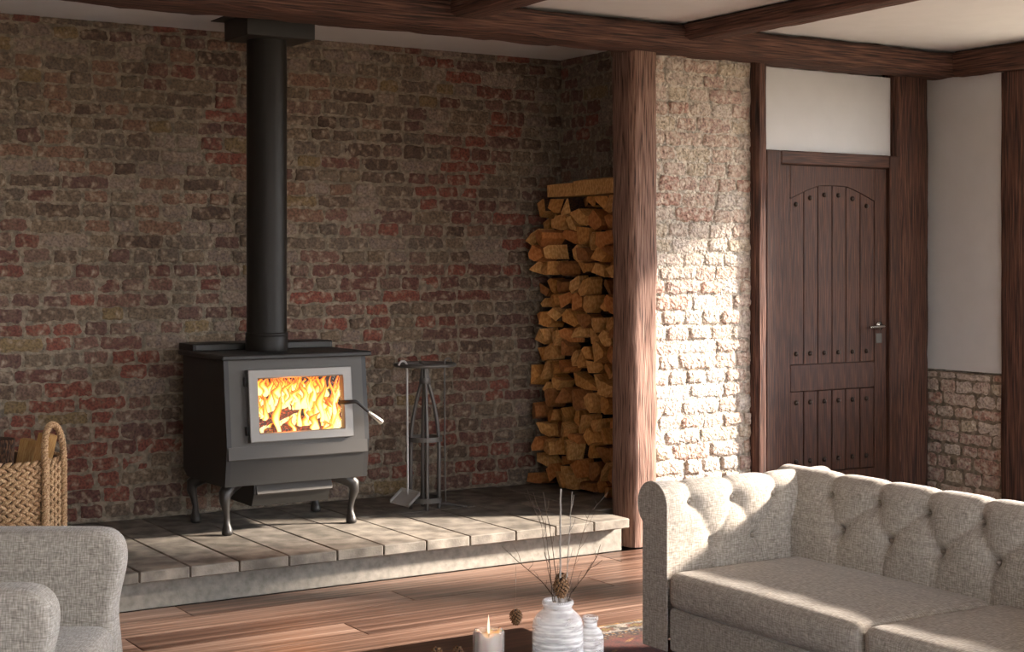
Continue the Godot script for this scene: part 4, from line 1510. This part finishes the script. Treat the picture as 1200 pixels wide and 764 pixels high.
func tabletop() -> void:
	M.cone = plain(hexc("7d5c3e"), 0.85)
	M.cone_dark = plain(hexc("2e2018"), 0.9)
	M.twig = plain(hexc("54473d"), 0.8)
	M.twig_pale = plain(hexc("9d958c"), 0.75)
	# glass jars streaked with white inside
	var stn := noise(81, 0.012, 5)
	stn.domain_warp_enabled = true
	stn.domain_warp_amplitude = 9.0
	var frost := ntex(stn, 512, [[0.0, Color(0.90, 0.89, 0.88, 0.22)], [0.4, Color(0.94, 0.93, 0.92, 0.34)], [0.6, Color(0.98, 0.97, 0.96, 0.5)], [1.0, Color(1, 1, 1, 0.72)]])
	var jm := surf(Color(1, 1, 1, 1), frost, Vector3(2.2, 13, 2.2), 0.6)
	jm.metallic_specular = 0.3
	jm.transparency = BaseMaterial3D.TRANSPARENCY_ALPHA
	var ty := 0.380
	var j := thing("glass_jar", "large white streaked glass jar holding dry twigs on the coffee table", "jar", W(2.087, ty, 3.118))
	var st := begin()
	var R := 0.0625
	lathe(st, [Vector2(0.001, 0.0), Vector2(R - 0.01, 0.0), Vector2(R, 0.008), Vector2(R, 0.06), Vector2(R, 0.132), Vector2(R - 0.003, 0.145), Vector2(R - 0.010, 0.156), Vector2(R - 0.019, 0.164), Vector2(0.0365, 0.170), Vector2(0.0345, 0.176), Vector2(0.0365, 0.181), Vector2(0.039, 0.184), Vector2(0.039, 0.190), Vector2(0.0365, 0.194), Vector2(0.033, 0.194), Vector2(0.031, 0.190), Vector2(0.031, 0.174), Vector2(0.040, 0.163), Vector2(R - 0.013, 0.152), Vector2(R - 0.005, 0.13), Vector2(R - 0.005, 0.012), Vector2(0.001, 0.006)], 40)
	obj("jar_body", done(st), jm, j)
	var k := thing("glass_jar", "small clear glass bottle behind the large jar on the coffee table", "jar", W(2.190, ty, 3.125))
	var s2 := begin()
	lathe(s2, [Vector2(0.001, 0), Vector2(0.03, 0), Vector2(0.033, 0.006), Vector2(0.033, 0.088), Vector2(0.028, 0.103), Vector2(0.018, 0.112), Vector2(0.0165, 0.118), Vector2(0.0175, 0.128), Vector2(0.02, 0.131), Vector2(0.02, 0.139), Vector2(0.016, 0.141), Vector2(0.013, 0.139), Vector2(0.013, 0.115), Vector2(0.026, 0.1), Vector2(0.029, 0.086), Vector2(0.029, 0.008), Vector2(0.001, 0.005)], 28)
	obj("jar_body", done(s2), jm, k)
	# twigs, foot to tip
	var tw := [
		[[2.085, 0.40, 3.117], [2.082, 0.506, 3.121], [2.088, 0.575, 3.141], [2.112, 0.732, 3.208], [2.117, 0.815, 3.276]],
		[[2.082, 0.40, 3.108], [2.084, 0.508, 3.108], [2.084, 0.582, 3.108], [2.046, 0.735, 3.085], [2.008, 0.851, 3.061]],
		[[2.1, 0.40, 3.121], [2.098, 0.504, 3.122], [2.098, 0.577, 3.122], [2.103, 0.702, 3.131], [2.11, 0.842, 3.139]],
		[[2.096, 0.40, 3.112], [2.1, 0.506, 3.11], [2.102, 0.579, 3.108], [2.094, 0.732, 3.078], [2.078, 0.85, 3.041]],
		[[2.097, 0.42, 3.130], [2.091, 0.537, 3.13], [2.094, 0.575, 3.141], [2.094, 0.603, 3.20], [2.089, 0.641, 3.317], [2.086, 0.665, 3.378]],
		[[2.098, 0.42, 3.111], [2.105, 0.548, 3.106], [2.105, 0.59, 3.09], [2.1, 0.665, 3.003], [2.094, 0.707, 2.96], [2.089, 0.737, 2.939]],
		[[2.09, 0.42, 3.13], [2.09, 0.543, 3.13], [2.088, 0.594, 3.142], [2.09, 0.664, 3.175], [2.107, 0.747, 3.223], [2.105, 0.786, 3.26], [2.103, 0.824, 3.285]],
		[[2.10, 0.42, 3.118], [2.108, 0.552, 3.112], [2.126, 0.607, 3.122], [2.172, 0.692, 3.147], [2.226, 0.762, 3.184], [2.309, 0.808, 3.214]]]
	var lab := ["dark dry twig second from the left in the jar, bending left near its tip", "dark slim twig just left of the thick pale stem in the jar", "thick pale grey stem standing straight in the middle of the jar", "pale slim twig just right of the thick pale stem in the jar", "dry twig arching far left with a pinecone hung from it", "dark dry twig arching right from the jar over the floor", "thin forked twig furthest left among the uprights in the jar", "thin faint twig reaching furthest right from the jar"]
	var rad := [0.0016, 0.0016, 0.0026, 0.0019, 0.0015, 0.0016, 0.0011, 0.001]
	var r := RandomNumberGenerator.new()
	r.seed = 8
	for i in tw.size():
		var foot: Array = tw[i][0]
		var t := thing("dry_twig", lab[i], "twig", W(foot[0], foot[1], foot[2]), "dry twigs in the large jar")
		var cv := Curve3D.new()
		var pts := []
		for q in tw[i]: pts.append(W(q[0], q[1], q[2]) - t.position)
		for p in pts.size():
			var tan: Vector3 = (pts[mini(p + 1, pts.size() - 1)] - pts[maxi(p - 1, 0)]) / 6.0
			cv.add_point(pts[p], -tan, tan)
		var path := []
		var rr := []
		var cnt := 26
		var L := cv.get_baked_length()
		for q in cnt + 1:
			path.append(cv.sample_baked(L * q / cnt) + Vector3(r.randf_range(-1, 1), 0, r.randf_range(-1, 1)) * 0.0009)
			rr.append(rad[i] * lerpf(1.1, 0.45 if i != 2 else 0.9, float(q) / cnt))
		var st2 := begin()
		tube(st2, path, rr, 6)
		var mt: Material = M.twig_pale if i in [2, 3] else M.twig
		obj("stem", done(st2), mt, t)
		if i == 2: continue
		var side := begin()
		for q in 5:
			var at := int(cnt * (0.5 + 0.1 * q))
			var p0: Vector3 = path[at]
			var dir: Vector3 = (path[mini(at + 1, cnt)] - path[at - 1]).normalized()
			var off := (dir + Vector3(r.randf_range(-0.8, 0.8), 0.1, r.randf_range(-0.8, 0.8))).normalized()
			var l := r.randf_range(0.02, 0.06)
			tube(side, [p0, p0 + off * l * 0.5, p0 + (off * 0.8 + dir * 0.3).normalized() * l], [rad[i] * 0.5, rad[i] * 0.4, rad[i] * 0.25], 5)
		obj("side_shoots", done(side), mt, t)
	# pinecones
	var flip := Basis(Vector3.RIGHT, PI)
	var hung := pinecone(W(2.091, 0.512, 3.317), 0.042, 0.0165, flip, "small pinecone hanging by a thread left of the large jar")
	var th := begin()
	tube(th, [Vector3(0, 0.0, 0), Vector3(0, -0.131, 0)], [0.0005], 5)
	obj("thread", done(th), M.twig_pale, hung)
	pinecone(W(2.045, 0.645, 3.04), 0.049, 0.0195, flip, "large dark pinecone hanging in front of the jar's mouth")
	pinecone(W(2.123, 0.63, 3.154), 0.045, 0.017, flip, "pinecone half hidden behind the thick pale stem above the jar")
	pinecone(W(1.822, ty + 0.003, 3.226), 0.092, 0.025, Basis(Vector3(0, 0, 1), 0.2), "pinecone on the coffee table left of the candle, nearly out of frame")
	pinecone(W(1.905, ty + 0.003, 3.285), 0.068, 0.021, Basis(Vector3(0, 0, 1), 0.1), "pinecone on the coffee table tucked against the candle glass")
	# candle in a fluted glass
	var c := thing("candle_glass", "small fluted glass on the coffee table holding the lit candle", "candle holder", W(1.943, ty, 3.208))
	var gm := plain(Color(0.93, 0.9, 0.88, 0.22), 0.1)
	gm.transparency = BaseMaterial3D.TRANSPARENCY_ALPHA
	var st3 := begin()
	var g := []
	for p in [[0.001, 0.0], [0.034, 0.0], [0.0375, 0.004], [0.0375, 0.114], [0.036, 0.119], [0.0345, 0.118], [0.0345, 0.01], [0.001, 0.008]]:
		var ring := PackedVector3Array()
		for q in 48:
			var a := TAU * q / 48
			var rr2: float = p[0] * (1.0 + (0.045 * cos(a * 9) if p[0] > 0.03 else 0.0))
			ring.append(Vector3(cos(a) * rr2, p[1], sin(a) * rr2))
		g.append(ring)
	rows(st3, g, true)
	obj("glass_wall", done(st3), gm, c)
	var cd := thing("candle", "white wax candle with a tall flame inside the fluted glass", "candle", W(1.943, ty + 0.0085, 3.208))
	var wm := plain(hexc("e2d3c4"), 0.5)
	wm.subsurf_scatter_enabled = true
	wm.subsurf_scatter_strength = 0.3
	var st4 := begin()
	g = []
	for p in [[0.001, 0.0], [0.0325, 0.0], [0.033, 0.09], [0.033, 0.103], [0.030, 0.106], [0.022, 0.098], [0.001, 0.092]]:
		var ring := PackedVector3Array()
		for q in 40:
			var a := TAU * q / 40
			var up := 0.0
			if p[1] > 0.095 and p[0] > 0.025: up = 0.006 * sin(a * 2 + 1.0) + 0.004 * sin(a * 5)
			ring.append(Vector3(cos(a) * p[0], p[1] + up, sin(a) * p[0]))
		g.append(ring)
	rows(st4, g, true)
	obj("wax", done(st4), wm, cd)
	var wk := begin()
	tube(wk, [Vector3(0, 0.09, 0), Vector3(0.0005, 0.1, 0), Vector3(0.001, 0.107, 0)], [0.0012], 6)
	obj("wick", done(wk), M.soot, cd)
	var fm := plain(Color.BLACK, 1.0)
	fm.emission_enabled = true
	fm.emission = hexc("fff2d8")
	fm.emission_energy_multiplier = 1.3
	var fl := begin()
	lathe(fl, [Vector2(0.0003, 0.1), Vector2(0.0030, 0.106), Vector2(0.0036, 0.114), Vector2(0.0028, 0.126), Vector2(0.0013, 0.140), Vector2(0.0002, 0.149)], 12)
	obj("candle_flame", done(fl), fm, cd)
	var li := OmniLight3D.new()
	li.name = "candle_light"
	li.light_color = Color(1.0, 0.75, 0.45)
	li.light_energy = 0.0012
	li.light_size = 0.01
	li.omni_range = 10.0
	li.omni_attenuation = 2.0
	li.shadow_enabled = true
	li.position = W(1.943, ty + 0.125, 3.208)
	add_child(li)

func _ready() -> void:
	rng.seed = 3
	environment()
	materials()
	shell()
	timbers()
	hearth()
	door()
	stove()
	sofa()
	armchair()
	rug()
	table()
	woodpile()
	basket()
	tools()
	tabletop()
